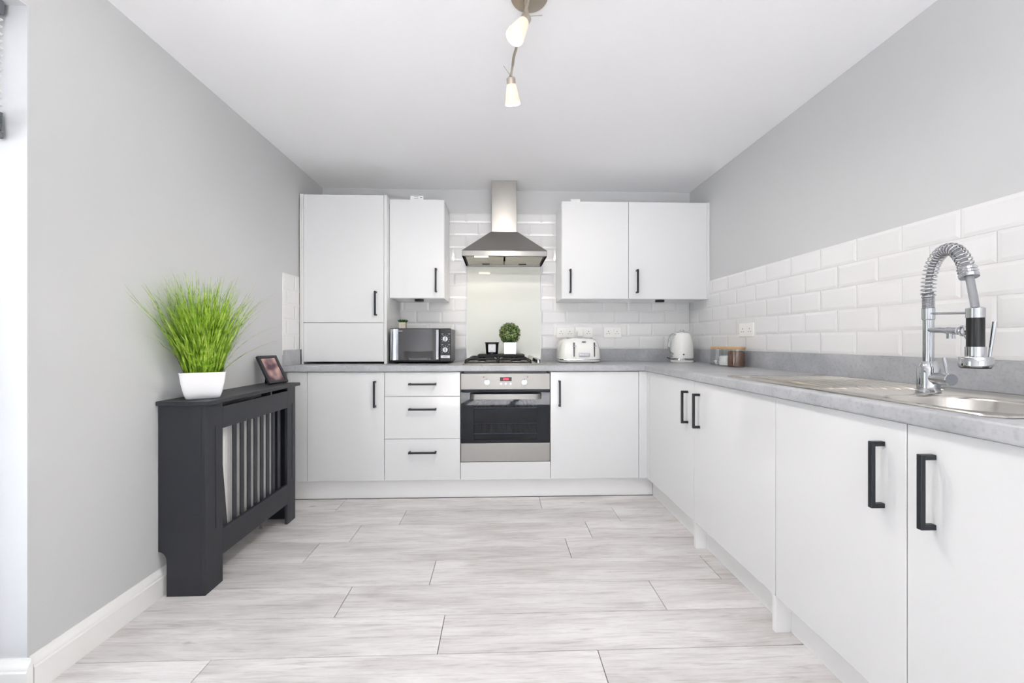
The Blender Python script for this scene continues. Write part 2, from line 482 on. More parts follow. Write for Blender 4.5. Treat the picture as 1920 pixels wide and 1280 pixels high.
def tile_mesh(w, h, axis):
    k = (round(w, 3), round(h, 3), axis)
    if k in tile_cache: return tile_cache[k]
    w2, h2, d, e = w / 2 - TG / 2, h / 2 - TG / 2, 0.0046, 0.013
    e = min(e, w2 * 0.8, h2 * 0.8)
    bb = B()

    def ring(a, c, dep):
        q = [(-a, -c), (a, -c), (a, c), (-a, c)]
        if axis == 'y': return [(x, -dep, z) for x, z in q]
        return [(dep * (-1 if axis == 'x' else 1), x, z) for x, z in q]
    bb.rings([ring(w2, h2, 0), ring(w2, h2, 0.0022), ring(w2 - e, h2 - e, d)])
    tile_cache[k] = bb.mesh('tile', 'tile', 0); return tile_cache[k]


def covered(a0, a1, z0, z1, holes):
    return any(a0 >= h[0] - 1e-3 and a1 <= h[1] + 1e-3 and z0 >= h[2] - 1e-3 and z1 <= h[3] + 1e-3 for h in holes)


def lay(wall, axis, plane, a0, a1, z0, z1, anchor, holes):
    n = 0; r = 0; z = z0
    while z < z1 - 0.01:
        zz = min(z + TH, z1); a = anchor + (TW / 2 if r % 2 == 0 else 0)
        while a > a0: a -= TW
        while a < a1:
            p, q = max(a, a0), min(a + TW, a1)
            if q - p > 0.012 and not covered(p, q, z, zz, holes):
                me = tile_mesh(q - p, zz - z, axis)
                loc = ((p + q) / 2, plane, (z + zz) / 2) if axis == 'y' else (plane, (p + q) / 2, (z + zz) / 2)
                piece('tile', me, loc, wall); n += 1
            a += TW
        z += TH; r += 1
    return n


HB = [(-1.398, -0.787, 0.9, 2.085), (-0.787, -0.391, 1.363, 2.08), (0.466, 1.5725, 1.363, 2.08), (-0.253, 0.345, 0.9, 1.652)]
B().box(-0.79, XR - 0.003, YW - 0.003, YW, UP - 0.03, 2.078).out('grout_bed', 'grout', wall_back, 0)
lay(wall_back, 'y', YW - 0.003, -0.787, XR - 0.011, UP, 2.08, 0.6528, HB)
B().box(XR - 0.003, XR, -0.4, YW, UP - 0.03, 1.4985).out('grout_bed', 'grout', wall_right, 0)
lay(wall_right, 'x', XR - 0.003, 0.2, YW - 0.003, UP, 1.4995, 2.039, [])
B().box(XL, XL + 0.003, 2.70, 2.95, UP - 0.03, 1.4985).out('grout_bed', 'grout', wall_left, 0)
lay(wall_left, 'X', XL + 0.003, 2.70, 2.92, UP, 1.4995, 2.75, [])

# ================================================================== KITCHEN UNITS
hmv = B(); hmv.box(-0.006, 0.006, -0.036, -0.025, -0.086, 0.086, 0.001, 1); hmv.box(-0.006, 0.006, -0.026, 0.0, -0.086, -0.074, 0.0008, 1); hmv.box(-0.006, 0.006, -0.026, 0.0, 0.074, 0.086, 0.0008, 1)
H_V = hmv.mesh('handle', 'handle')                       # upright, faces -Y
hmx = B(); hmx.box(-0.036, -0.025, -0.006, 0.006, -0.086, 0.086, 0.001, 1); hmx.box(-0.026, 0.0, -0.006, 0.006, -0.086, -0.074, 0.0008, 1); hmx.box(-0.026, 0.0, -0.006, 0.006, 0.074, 0.086, 0.0008, 1)
H_X = hmx.mesh('handle', 'handle')                       # upright, faces -X
hmh = B(); hmh.box(-0.09, 0.09, -0.036, -0.025, -0.006, 0.006, 0.001, 1); hmh.box(-0.09, -0.078, -0.026, 0, -0.006, 0.006, 0.0008, 1); hmh.box(0.078, 0.09, -0.026, 0, -0.006, 0.006, 0.0008, 1)
H_H = hmh.mesh('handle', 'handle')                       # level, faces -Y
G = 0.0015


def doorY(par, x0, x1, z0, z1, yf, name='door'):
    return B().box(x0 + G, x1 - G, yf, yf + 0.019, z0 + G, z1 - G, 0.0012, 2).out(name, 'gloss', par)


def handle(me, loc, par):
    o = piece('handle', me, loc, par); o['label'] = 'charcoal bar handle'; return o


DB, DT = 0.132, 0.848
BC = 'base units with white gloss doors'
# --- back run
c = thing('base_cabinet', 'white gloss base unit with one tall door under the tall cupboard', 'cabinet', (-1.07, 3.0, 0.1))
B().box(XL + 0.002, -0.750, YF + 0.020, YW - 0.002, 0.13, WB).out('body', 'carcass', c)
B().box(XL + 0.022, -1.249 - G, YF, YF + 0.019, DB, DT, 0.001).out('filler_panel', 'gloss', c)
d = doorY(c, -1.249, -0.749, DB, DT, YF); handle(H_V, (-0.808, YF, 0.705), d)
c = thing('drawer_cabinet', 'white gloss unit of three drawers beside the oven', 'cabinet', (-0.5, 3.0, 0.1))
B().box(-0.748, -0.252, YF + 0.020, YW - 0.002, 0.13, WB).out('body', 'carcass', c)
for z0, z1, hz in ((0.6875, DT, 0.770), (0.4065, 0.6875, 0.605), (DB, 0.4065, 0.321)):
    d = doorY(c, -0.749, -0.251, z0, z1, YF, 'drawer'); handle(H_H, (-0.497, YF, hz), d)
c = thing('oven_housing', 'white gloss oven housing with a plain panel below the oven', 'cabinet', (0.05, 3.0, 0.1))
b = B(); b.box(-0.250, -0.2485, YF + 0.02, YW - 0.002, 0.13, WB); b.box(0.3465, 0.348, YF + 0.02, YW - 0.002, 0.13, WB); b.box(-0.2485, 0.3465, YF + 0.03, YW - 0.002, 0.13, 0.245)
b.out('body', 'carcass', c)
doorY(c, -0.251, 0.349, DB, 0.250, YF, 'panel')
c = thing('base_cabinet', 'white gloss base unit with one door between the oven and the corner', 'cabinet', (0.65, 3.0, 0.1))
B().box(0.350, 0.99, YF + 0.020, YW - 0.002, 0.13, WB).out('body', 'carcass', c)
d = doorY(c, 0.349, 0.946, DB, DT, YF); handle(H_V, (0.408, YF, 0.705), d)
b = B(); b.prism([(0.946 + G, YF), (XF, YF), (XF, 2.668), (XF + 0.019, 2.668), (XF + 0.019, YF + 0.019), (0.946 + G, YF + 0.019)], 'z', DB, DT)
b.out('corner_post', 'gloss', c)
tag(B().box(XL + 0.022, 1.058, YF + 0.048, YF + 0.063, 0.0, 0.128, 0.001).out('plinth', 'plinth'), 'white kickboard along the foot of the back units', 'plinth')


# --- right run
def doorX(par, y0, y1, name='door'):
    return B().box(XF, XF + 0.019, y0 + G, y1 - G, DB, DT, 0.0012, 2).out(name, 'gloss', par)


c = thing('base_cabinet', 'white gloss corner unit, its handle side by side with the next', 'cabinet', (1.3, 2.4, 0.1))
B().box(XF + 0.02, XR - 0.002, 2.062, YF + 0.01, 0.13, WB).out('body', 'carcass', c)
d = doorX(c, 2.06, 2.667); handle(H_X, (XF, 2.126, 0.705), d)
c = thing('appliance_housing', 'white gloss single door between two floor-length end panels', 'cabinet', (1.3, 1.75, 0))
b = B(); b.box(XF + 0.02, XR - 0.002, 1.462, 2.04, 0.13, WB); b.out('body', 'carcass', c)
d = doorX(c, 1.443, 2.06); handle(H_X, (XF, 2.0, 0.705), d)
for y in (2.042, 1.443):
    b = B(); b.box(XF + 0.001, XR - 0.002, y, y + 0.018, 0.0, DB - 0.001); b.out('end_panel', 'plinth', c)
c = thing('sink_cabinet', 'white gloss sink unit with two doors and large near handles', 'cabinet', (1.3, 0.97, 0.1))
b = B(); b.box(XF + 0.02, XR - 0.002, 0.495, 1.441, 0.13, 0.70); b.box(XF + 0.02, XF + 0.04, 0.495, 1.441, 0.70, WB); b.out('body', 'carcass', c)
d = doorX(c, 0.968, 1.443); handle(H_X, (XF, 1.030, 0.705), d)
d = doorX(c, 0.493, 0.968); handle(H_X, (XF, 0.906, 0.705), d)
c = thing('base_cabinet', 'white gloss base unit beyond the sink unit at the worktop end', 'cabinet', (1.3, 0.2, 0.1))
b = B(); b.box(XF + 0.02, XR - 0.002, -0.108, 0.491, 0.13, WB); b.out('body', 'carcass', c)
d = doorX(c, -0.108, 0.493); handle(H_X, (XF, 0.43, 0.705), d)
for y0, y1, lab in ((2.062, YF + 0.046, 'white kickboard under the corner unit'), (1.462, 2.041, 'white kickboard between the two floor-length end panels'), (-0.108, 1.442, 'white kickboard under the sink unit')):
    tag(B().box(XF + 0.058, XF + 0.073, y0, y1, 0, 0.128, 0.001).out('plinth', 'plinth'), lab, 'plinth')

# --- worktop with a sink cut-out
SK = (1.025, 1.505, 0.80, 1.822)      # sink outline x0 x1 y0 y1
b = B()
fr = 0.007


def nose(pos, back, d):
    a = [(back, WB), (back, WT)]
    for i in range(6):
        t = math.pi / 2 * i / 5
        a.append((pos + d * (fr - fr * math.sin(t)), WT - fr + fr * math.cos(t)))
    for i in range(6):
        t = math.pi / 2 * i / 5
        a.append((pos + d * (fr - fr * math.cos(t)), WB + fr - fr * math.sin(t)))
    return a


WX, WY = 0.978, 2.700
b.prism(nose(WY, WY + 0.03, 1), 'x', XL, WX + 0.03)
b.rings([[(p[0], -0.11, p[1]) for p in nose(WX, WX + 0.03, 1)], [(p[0], WY + 0.03, p[1]) for p in nose(WX, WX + 0.03, 1)]])
b.box(XL, WX + 0.03, WY + 0.03, YW, WB, WT)
b.box(WX + 0.03, XR, SK[3] - 0.015, YW, WB, WT)
b.box(WX + 0.03, XR, -0.11, SK[2] + 0.015, WB, WT)
b.box(WX + 0.03, SK[0] + 0.015, SK[2] + 0.015, SK[3] - 0.015, WB, WT)
b.box(SK[1] - 0.015, XR, SK[2] + 0.015, SK[3] - 0.015, WB, WT)
worktop = tag(b.out('worktop', 'worktop', None), 'grey concrete-look worktop running round the corner over all base units', 'worktop')
UC = ((-0.786, -0.256, YW - 0.018, YW - 0.0002, 'short grey upstand behind the microwave'), (0.348, XR - 0.019, YW - 0.018, YW - 0.0002, 'grey upstand along the back wall behind toaster and kettle'),
      (XR - 0.018, XR - 0.0002, -0.11, YW - 0.0002, 'long grey upstand along the sink wall'), (XL + 0.0002, XL + 0.018, 2.701, 2.905, 'short grey upstand on the wall beside the tall cupboard'))
for x0, x1, y0, y1, lab in UC:
    tag(B().box(x0, x1, y0, y1, WT, UP - 0.001, 0.001).out('upstand', 'worktop'), lab, 'upstand')

# --- tall cupboard standing on the worktop
c = thing('tall_cupboard', 'tall white gloss cupboard of two doors standing on the worktop', 'cabinet', (-1.09, 3.1, WT))
TF, TT = 2.918, 2.085
b = B(); b.box(-1.378, -0.806, TF + 0.021, YW - 0.002, WT + 0.02, TT - 0.018); b.out('body', 'carcass', c)
B().box(XL + 0.0195, XL + 0.033, TF, YW - 0.002, WT, TT, 0.001).out('side_panel', 'gloss', c)
B().box(XL + 0.0082, XL + 0.019, TF - 0.001, TF + 0.02, WT + 0.102, TT, 0.001).out('filler_strip', 'carcass', c)
B().box(-0.805, -0.787, TF, YW - 0.004, WT, TT, 0.001).out('side_panel', 'gloss', c)
d = doorY(c, XL + 0.033, -0.806, 1.182, TT - 0.001, TF); handle(H_V, (-0.860, TF, 1.318), d)
doorY(c, XL + 0.033, -0.806, WT + 0.014, 1.182, TF)

# --- wall cupboards
VF, VB, VT = 2.988, 1.363, 2.080


def wall_cup(label, x0, x1, hx, puck, z=VB):
    c = thing('wall_cupboard', label, 'cabinet', ((x0 + x1) / 2, 3.15, z))
    B().box(x0 + 0.0005, x1 - 0.0005, VF + 0.0205, YW - 0.012, VB, VT, 0.0008, 1).out('body', 'gloss', c)
    d = doorY(c, x0, x1, VB, VT, VF); handle(H_V, (hx, VF, 1.492), d)
    if puck:
        b = B(); b.lathe([(0.033, VB), (0.034, VB - 0.004), (0.034, VB - 0.013), (0.030, VB - 0.016)], puck, VF + 0.075, 24)
        b.out('puck_light', 'handle', c, label='dark round light under the cupboard')
    return c


wall_cup('narrow white gloss wall cupboard above the microwave', -0.7865, -0.391, -0.449, -0.585)
wall_cup('white gloss wall cupboard beside the cooker hood above the toaster', 0.466, 0.9615, 0.527, None)
c = wall_cup('white gloss wall cupboard in the corner above the kettle', 0.9615, 1.552, 1.0215, 1.225)
B().box(1.5525, XR - 0.001, VF + 0.002, YW - 0.012, VB + 0.001, VT + 0.003, 0.001).out('filler_strip', 'gloss', c)

# small boxes on top of the cupboards
c = thing('alarm_box', 'small white alarm box with grey print above the narrow wall cupboard', 'alarm', (-0.6, 3.03, VT))
B().box(-0.646, -0.548, 3.02, 3.07, VT, VT + 0.039, 0.005).out('body', 'socket', c)
for x0_, x1_, z0_, z1_ in ((-0.617, -0.585, 0.028, 0.031), (-0.617, -0.585, 0.018, 0.020), (-0.572, -0.556, 0.022, 0.027)):
    B().box(x0_, x1_, 3.0196, 3.021, VT + z0_, VT + z1_).out('print_line', 'grey_print', c, 0)
c = thing('alarm_box', 'small plain white box above the wall cupboard beside the hood', 'alarm', (0.57, 3.05, VT))
B().box(0.542, 0.614, 3.04, 3.09, VT, VT + 0.035, 0.004).out('body', 'socket', c); B().box(0.546, 0.610, 3.0385, 3.041, VT + 0.004, VT + 0.031, 0.001).out('cover', 'socket', c)

# --- glass splashback
c = thing('splashback', 'cream glass splashback panel behind the hob', 'splashback', (0.046, 3.29, WT))
B().box(-0.250, 0.342, YW - 0.0165, YW - 0.0115, WT, 1.652, 0.0008, 1).out('glass_panel', 'cream_glass', c)
for x in (-0.2545, 0.3425):
    B().box(x, x + 0.004, YW - 0.019, YW - 0.0035, WT, 1.652).out('edge_trim', 'alu', c, 0)

# --- cooker hood
HX = 0.046
c = thing('cooker_hood', 'stainless steel chimney cooker hood over the hob', 'hood', (HX, 3.1, 1.652))
b = B(); b.box(HX - 0.095, HX + 0.095, 3.105, YW - 0.012, 1.876, ZC - 0.0005, 0.0015); b.out('chimney', 'steel', c)
x0, x1, yf = HX - 0.302, HX + 0.302, 2.897
zt, zr = 1.880, 1.694
b = B()
b.rings([[(x0, yf, zr), (x1, yf, zr), (x1, YW - 0.012, zr), (x0, YW - 0.012, zr)], [(HX - 0.102, 3.098, zt), (HX + 0.102, 3.098, zt), (HX + 0.102, YW - 0.012, zt), (HX - 0.102, YW - 0.012, zt)]])
b.out('canopy', 'steel', c)
b = B(); yb = YW - 0.018; th = 0.012; zb = 1.655
b.box(x0, x1, yf, yf + th, zb, zr, 0.003); b.box(x0, x0 + th, yf + th, yb, zb, zr); b.box(x1 - th, x1, yf + th, yb, zb, zr); b.box(x0 + th, x1 - th, yb - th, yb, zb, zr)
rim = b.out('rim', 'steel', c)
b = B(); b.box(x0 + th, x1 - th, yf + th, yf + 0.085, zb + 0.012, zb + 0.022); b.out('lamp_panel', 'steel_flat', c)
for a in (x0 + th + 0.008, HX + 0.006):
    B().box(a, a + 0.276, yf + 0.09, yb - th - 0.006, zb + 0.008, zb + 0.016, 0.002).out('grease_filter', 'filter', c)
    f = B().box(a + 0.11, a + 0.17, yb - th - 0.05, yb - th - 0.025, zb + 0.003, zb + 0.009, 0.002).out('filter_latch', 'handle', c)
for i in range(4):
    B().cyl((HX - 0.035 + i * 0.021, yf - 0.004, zr - 0.018), (HX - 0.035 + i * 0.021, yf + 0.001, zr - 0.018), 0.0045, seg=14).out('button', 'alu', c)
B().box(x0 + 0.085, x0 + 0.185, yf + 0.028, yf + 0.066, zb + 0.003, zb + 0.0125, 0.003).out('lamp', 'hood_lamp', c, label='lit hood lamp')
B().box(x1 - 0.185, x1 - 0.085, yf + 0.028, yf + 0.066, zb + 0.003, zb + 0.0125, 0.003).out('lamp', 'filter', c, label='unlit hood lamp')
l = bpy.data.lights.new('hood_lamp_light', 'AREA'); l.shape = 'RECTANGLE'; l.size = 0.09; l.size_y = 0.03; l.energy = 0.5; l.color = (1, 0.84, 0.60)
lo = bpy.data.objects.new('hood_lamp_light', l); C.objects.link(lo); lo.parent = c; lo.location = Vector((x0 + 0.135, yf + 0.047, zb + 0.001)) - ORG[c]

# ================================================================== OVEN
c = thing('oven', 'built-in stainless steel oven with a dark glass door and red clock', 'oven', (0.049, 2.9, 0.25))
ox0, ox1, of = -0.2475, 0.3455, YF - 0.004
Z1, Z2, Z3, ZB = 0.842, 0.730, 0.376, 0.252
b = B(); b.box(ox0, ox1, YF + 0.45, YF + 0.46, ZB, Z1); b.box(ox0, ox0 + 0.05, YF + 0.03, YF + 0.45, ZB, Z1); b.box(ox1 - 0.05, ox1, YF + 0.03, YF + 0.45, ZB, Z1)
b.box(ox0 + 0.05, ox1 - 0.05, YF + 0.03, YF + 0.45, ZB, 0.375); b.box(ox0 + 0.05, ox1 - 0.05, YF + 0.03, YF + 0.45, 0.70, Z1)
b.out('cavity', 'cavity', c, 0)
cp = B().box(ox0, ox1, of, of + 0.03, Z2 + 0.001, Z1 - 0.004, 0.0025).out('control_panel', 'steel', c)
B().box(ox0 + 0.022, ox1 - 0.022, of + 0.004, of + 0.03, Z1 - 0.0035, Z1 + 0.008).out('vent_slot', 'black', c, 0)
door = B().box(ox0, ox1, of + 0.004, of + 0.012, Z3, Z2, 0.001).out('door_glass', 'oven_glass', c)
b = B()
for q in ((ox0, ox0 + 0.085, Z3, Z2), (ox1 - 0.085, ox1, Z3, Z2), (ox0 + 0.085, ox1 - 0.085, Z2 - 0.062, Z2), (ox0 + 0.085, ox1 - 0.085, Z3, Z3 + 0.02)):
    b.box(q[0], q[1], of + 0.0125, of + 0.020, q[2], q[3])
b.out('door_surround', 'black', c, 0)
B().box(ox0, ox1, of, of + 0.03, ZB, Z3 - 0.001, 0.0025).out('lower_panel', 'steel', c)
# handle: flat bar with rounded ends
hz0, hz1, hx0, hx1 = 0.657, 0.712, -0.186, 0.288
pts = []
for i in range(9):
    t = math.pi / 2 * i / 8; pts.append((hx0 + 0.04 - 0.04 * math.cos(t), of - 0.045 * math.sin(t)))
pts += [(hx1 - (p[0] - hx0), p[1]) for p in reversed(pts)]
inner = [(p[0] + (0.010 if p[0] < 0.05 else -0.010) * (1 if p[1] > of - 0.040 else 0.8), min(p[1] + 0.010, of + 0.004)) for p in pts]
b = B(); z0, z1 = 0.672, 0.706
ringsL = []
for a, e in zip(pts, inner):
    ringsL.append([(a[0], a[1], z0), (a[0], a[1], z1), (e[0], e[1], z1), (e[0], e[1], z0)])
b.rings(ringsL); b.out('handle', 'steel', c)
for kx in (-0.073, 0.173):
    kb = B(); kb.cyl((kx, of - 0.012, 0.781), (kx, of + 0.001, 0.781), 0.018, 0.020, 28); k = kb.out('knob', 'alu', c)
    B().box(kx - 0.007, kx + 0.007, of - 0.030, of - 0.011, 0.765, 0.799, 0.002).out('grip', 'chrome', k)
dp = B().box(0.012, 0.090, of - 0.0015, of + 0.001, 0.787, 0.813, 0.0006).out('display', 'black', cp)
# red clock digits 0:00 as seven-segment strokes
b = B()


def seg(bb, x, z, w, h, on, y):
    t = 0.0016
    S7 = {'a': (x, x + w, z + h - t, z + h), 'd': (x, x + w, z, z + t), 'g': (x, x + w, z + h / 2 - t / 2, z + h / 2 + t / 2), 'f': (x, x + t, z + h / 2, z + h),
          'e': (x, x + t, z, z + h / 2), 'b': (x + w - t, x + w, z + h / 2, z + h), 'c': (x + w - t, x + w, z, z + h / 2)}
    for k in on: bb.box(S7[k][0], S7[k][1], y - 0.0006, y, S7[k][2], S7[k][3])


for x, on in ((0.036, 'abcdefg'), (0.050, 'abcdef'), (0.060, 'abcdef')): seg(b, x, 0.7945, 0.007, 0.0125, on, of - 0.0015)
for z in (0.798, 0.804): b.box(0.0455, 0.0472, of - 0.0021, of - 0.0015, z, z + 0.0017)
b.out('clock_digits', 'red_led', cp, 0)
for i in range(3): B().cyl((0.019 + i * 0.032, of - 0.003, 0.769), (0.019 + i * 0.032, of + 0.001, 0.769), 0.0065, seg=16).out('button', 'alu', cp)
for x, z in ((-0.096, 0.814), (0.195, 0.814)): B().cyl((x, of - 0.001, z), (x, of + 0.001, z), 0.004, seg=12).out('indicator', 'red_mark', cp)
b = B()
for i in range(7): b.box(0.036 + i * 0.0046, 0.0395 + i * 0.0046, of - 0.0006, of + 0.001, 0.8325, 0.8365 if i < 6 else 0.838)
b.out('maker_mark', 'grey_print', cp, 0)
for zz in (0.60, 0.425):
    b = B(); b.tube([(ox0 + 0.052, YF + 0.06, zz), (ox1 - 0.052, YF + 0.06, zz)], 0.0035, 8)
    b.tube([(ox0 + 0.052, YF + 0.40, zz), (ox1 - 0.052, YF + 0.40, zz)], 0.0035, 8)
    for i in range(16):
        x = ox0 + 0.07 + i * 0.0302; b.tube([(x, YF + 0.06, zz), (x, YF + 0.40, zz)], 0.0018, 6)
    b.out('rack', 'rack_wire', c)

# ================================================================== HOB
c = thing('hob', 'stainless steel gas hob with black cast iron pan supports', 'hob', (0.045, 3.03, WT))
hx0, hx1, hy0, hy1 = -0.243, 0.333, 2.785, 3.275
b = B(); b.box(hx0, hx1, hy0, hy1, WT, WT + 0.008, 0.004, 3); b.out('plate', 'steel_flat', c)
bur = [(-0.115, 2.91, 0.030), (0.125, 2.91, 0.040), (-0.115, 3.15, 0.046), (0.125, 3.15, 0.034)]
for x, y, r in bur:
    b = B(); b.lathe([(r + 0.022, WT + 0.008), (r + 0.018, WT + 0.012), (r, WT + 0.013), (r * 0.95, WT + 0.020)], x, y, 28); bu = b.out('burner', 'alu', c)
    b = B(); b.lathe([(r * 0.9, WT + 0.0195), (r * 0.92, WT + 0.025), (r * 0.7, WT + 0.028)], x, y, 28); b.out('burner_cap', 'iron', bu)
ZS = WT + 0.040
for x0, x1 in ((-0.226, -0.004), (0.004, 0.226)):
    b = B()
    for y in (2.80, 3.26):
        b.tube([(x0, y, WT + 0.009), (x0 + 0.004, y, ZS - 0.010), (x0 + 0.022, y, ZS), (x1 - 0.022, y, ZS), (x1 - 0.004, y, ZS - 0.010), (x1, y, WT + 0.009)], 0.0055, 8)
        b.tube([(x0, y, WT + 0.0145), (x1, y, WT + 0.0145)], 0.0045, 8)
    for x in (x0, x1): b.tube([(x, 2.80, WT + 0.0145), (x, 3.26, WT + 0.0145)], 0.0045, 8)
    for x in (x0 + 0.03, x1 - 0.03): b.tube([(x, 2.80, ZS), (x, 3.26, ZS)], 0.0055, 8)
    xm = (x0 + x1) / 2
    for y in (2.91, 3.15):
        b.tube([(x0 + 0.03, y, ZS), (xm - 0.025, y, ZS)], 0.005, 8); b.tube([(x1 - 0.03, y, ZS), (xm + 0.025, y, ZS)], 0.005, 8)
        b.tube([(xm, y - 0.11, ZS), (xm, y - 0.03, ZS)], 0.005, 8); b.tube([(xm, y + 0.03, ZS), (xm, y + 0.11, ZS)], 0.005, 8)
    b.tube([(x0 + 0.03, 3.03, ZS), (x1 - 0.03, 3.03, ZS)], 0.005, 8)
    b.out('pan_support', 'iron', c)
for i in range(4):
    y = 2.88 + i * 0.10
    b = B(); b.lathe([(0.021, WT + 0.008), (0.020, WT + 0.012), (0.016, WT + 0.013), (0.015, WT + 0.030), (0.013, WT + 0.032)], 0.283, y, 24); b.out('knob', 'chrome', c)

# tray, candle and topiary on the hob
TZ = ZS + 0.0056
c = thing('slate_tray', 'long black tray lying across the hob pan supports', 'tray', (0.022, 3.0, TZ))
b = B(); b.box(-0.143, 0.188, 2.94, 3.10, TZ, TZ + 0.017, 0.003); b.out('slab', 'iron', c)
b = B()
for q in ((-0.146, 0.191, 2.937, 2.943), (-0.146, 0.191, 3.097, 3.103)): b.box(q[0], q[1], q[2], q[3], TZ + 0.011, TZ + 0.020, 0.001)
b.out('rim', 'iron', c)
TZ2 = TZ + 0.0172
c = thing('candle', 'black glass candle with a pale label on the hob tray', 'candle', (-0.045, 3.01, TZ2))
b = B(); b.lathe([(0.040, TZ2), (0.0435, TZ2 + 0.002), (0.049, TZ2 + 0.080), (0.053, TZ2 + 0.082), (0.053, TZ2 + 0.090), (0.046, TZ2 + 0.090), (0.042, TZ2 + 0.012)], -0.045, 3.01, 36); b.out('glass', 'black', c)
b = B(); b.lathe([(0.0415, TZ2 + 0.0125), (0.044, TZ2 + 0.055)], -0.045, 3.01, 28); b.out('wax', 'ceramic', c)
b = B(); n = 9
R0 = [(-0.045 + 0.0452 * math.cos(a), 3.01 + 0.0452 * math.sin(a), TZ2 + 0.018) for a in [math.radians(-126 + 72 * i / n) for i in range(n + 1)]]
R1 = [(-0.045 + 0.0487 * math.cos(a), 3.01 + 0.0487 * math.sin(a), TZ2 + 0.076) for a in [math.radians(-124 + 68 * i / n) for i in range(n + 1)]]
for i in range(n): b.face([R0[i], R0[i + 1], R1[i + 1], R1[i]])
lb = b.out('label', 'paper', c)
for z, w in ((0.058, 0.012), (0.050, 0.008), (0.026, 0.016)):
    B().box(-0.045 - w / 2, -0.045 + w / 2, 3.01 - 0.0496, 3.01 - 0.046, TZ2 + z, TZ2 + z + 0.0012).out('print_line', 'grey_print', lb, 0)

px, py = 0.086, 3.005
c = thing('topiary_ball', 'small round box topiary in a mirrored cube pot on the hob', 'plant', (px, py, TZ2))
b = B(); b.rings([[(px + s * q[0], py + s * q[1], TZ2 + z) for q in ((-1, -1), (1, -1), (1, 1), (-1, 1))] for s, z in ((0.040, 0), (0.043, 0.003), (0.0445, 0.089), (0.041, 0.089), (0.040, 0.078))]); b.out('pot', 'pot_mirror', c)
B().box(px - 0.039, px + 0.039, py - 0.039, py + 0.039, TZ2 + 0.066, TZ2 + 0.077).out('soil', 'soil', c, 0)
b = B(); random.seed(3); cz = TZ2 + 0.155; R = 0.074
for i in range(1500):
    zc = random.uniform(-1, 1); a = random.uniform(0, 2 * math.pi); q = math.sqrt(1 - zc * zc); nrm = Vector((q * math.cos(a), q * math.sin(a), zc))
    p = Vector((px, py, cz)) + nrm * R * random.uniform(0.84, 1.10)
    t = nrm.orthogonal().normalized(); t = Matrix.Rotation(random.uniform(0, 6.28), 3, nrm) @ t
    n2 = (nrm * random.uniform(0.2, 0.9) + t).normalized(); w = nrm.cross(t).normalized() * 0.0052; L_ = n2 * 0.0145
    b.face([p - L_ * 0.5, p + w, p + L_ * 0.5, p - w])
o = b.out('foliage', 'box_leaf', c, 0, kind='stuff')
b = B(); bmesh.ops.create_icosphere(b.bm, subdivisions=3, radius=R * 0.90, matrix=Matrix.Translation((px, py, cz))); b.out('core', 'box_core', c)

# ================================================================== MICROWAVE
mx0, mx1, my, mz0, mz1 = -0.768, -0.338, 2.935, WT + 0.010, WT + 0.252
c = thing('microwave', 'black microwave with a mirrored door and two chrome dials', 'microwave', (-0.55, 3.07, WT))
b = B(); b.box(mx0 + 0.006, mx1 - 0.004, my + 0.012, 3.27, mz0, mz1 - 0.002, 0.004); b.out('body', 'black', c)
door = B().box(mx0, -0.418, my, my + 0.012, mz0 + 0.004, mz1, 0.003).out('door', 'black', c)
B().box(-0.708, -0.4425, my - 0.0016, my + 0.001, mz0 + 0.016, mz1 - 0.005, 0.0008).out('door_glass', 'microwave_glass', door)
b = B(); rl = []
for i in range(9):
    t = i / 8; rl.append((mx0 + 0.004 + t * 0.055, my - 0.0125 * math.sin(math.pi * (0.15 + 0.85 * t)) - 0.001))
b.rings([[(x, y, mz0 + 0.016), (x, y, mz1 - 0.005), (x, my + 0.001, mz1 - 0.005), (x, my + 0.001, mz0 + 0.016)] for x, y in rl]); b.out('silver_strip', 'mirror_steel', door)
b = B()
for i in range(8): b.box(-0.752 + i * 0.0092, -0.7455 + i * 0.0092, my - 0.0145 if i < 5 else my - 0.0022, my - 0.0016, mz1 - 0.022, mz1 - 0.0175)
b.out('maker_mark', 'white_print', door, 0)
hb = B(); hb.box(-0.4405, -0.4205, my - 0.024, my - 0.014, mz0 + 0.020, mz1 - 0.010, 0.003); hb.box(-0.438, -0.423, my - 0.016, my, mz0 + 0.022, mz0 + 0.042, 0.001); hb.box(-0.438, -0.423, my - 0.016, my, mz1 - 0.030, mz1 - 0.012, 0.001); hb.out('handle', 'chrome', door)
pn = B().box(-0.4175, mx1, my, my + 0.012, mz0 + 0.004, mz1, 0.004).out('control_panel', 'black', c)
for z in (WT + 0.176, WT + 0.099):
    b = B(); b.cyl((-0.376, my - 0.020, z), (-0.376, my + 0.001, z), 0.018, 0.020, 30); k = b.out('dial', 'chrome', c)
    B().box(-0.3785, -0.3735, my - 0.0225, my - 0.019, z - 0.014, z + 0.014, 0.001).out('pointer', 'handle', k)
    b = B()
    for j in range(9):
        a = math.radians(-40 + j * 32.5); x, zz = -0.376 - 0.0275 * math.cos(a), z + 0.0275 * math.sin(a)
        b.box(x - 0.0024, x + 0.0024, my - 0.0008, my + 0.0005, zz - 0.0012, zz + 0.0012)
    for q in (-0.405, -0.356): b.box(q, q + 0.013, my - 0.0008, my + 0.0005, z + 0.0345, z + 0.0372)
    b.out('dial_marks', 'white_print', pn, 0)
st_ = B().box(-0.409, -0.345, my - 0.001, my + 0.0005, WT + 0.040, WT + 0.059).out('sticker', 'paper', pn, 0)
for x0, x1, z0, z1 in ((-0.395, -0.360, 0.047, 0.049), (-0.390, -0.365, 0.052, 0.0535)): B().box(x0, x1, my - 0.0016, my - 0.0008, WT + z0, WT + z1).out('print_line', 'red_mark', st_, 0)
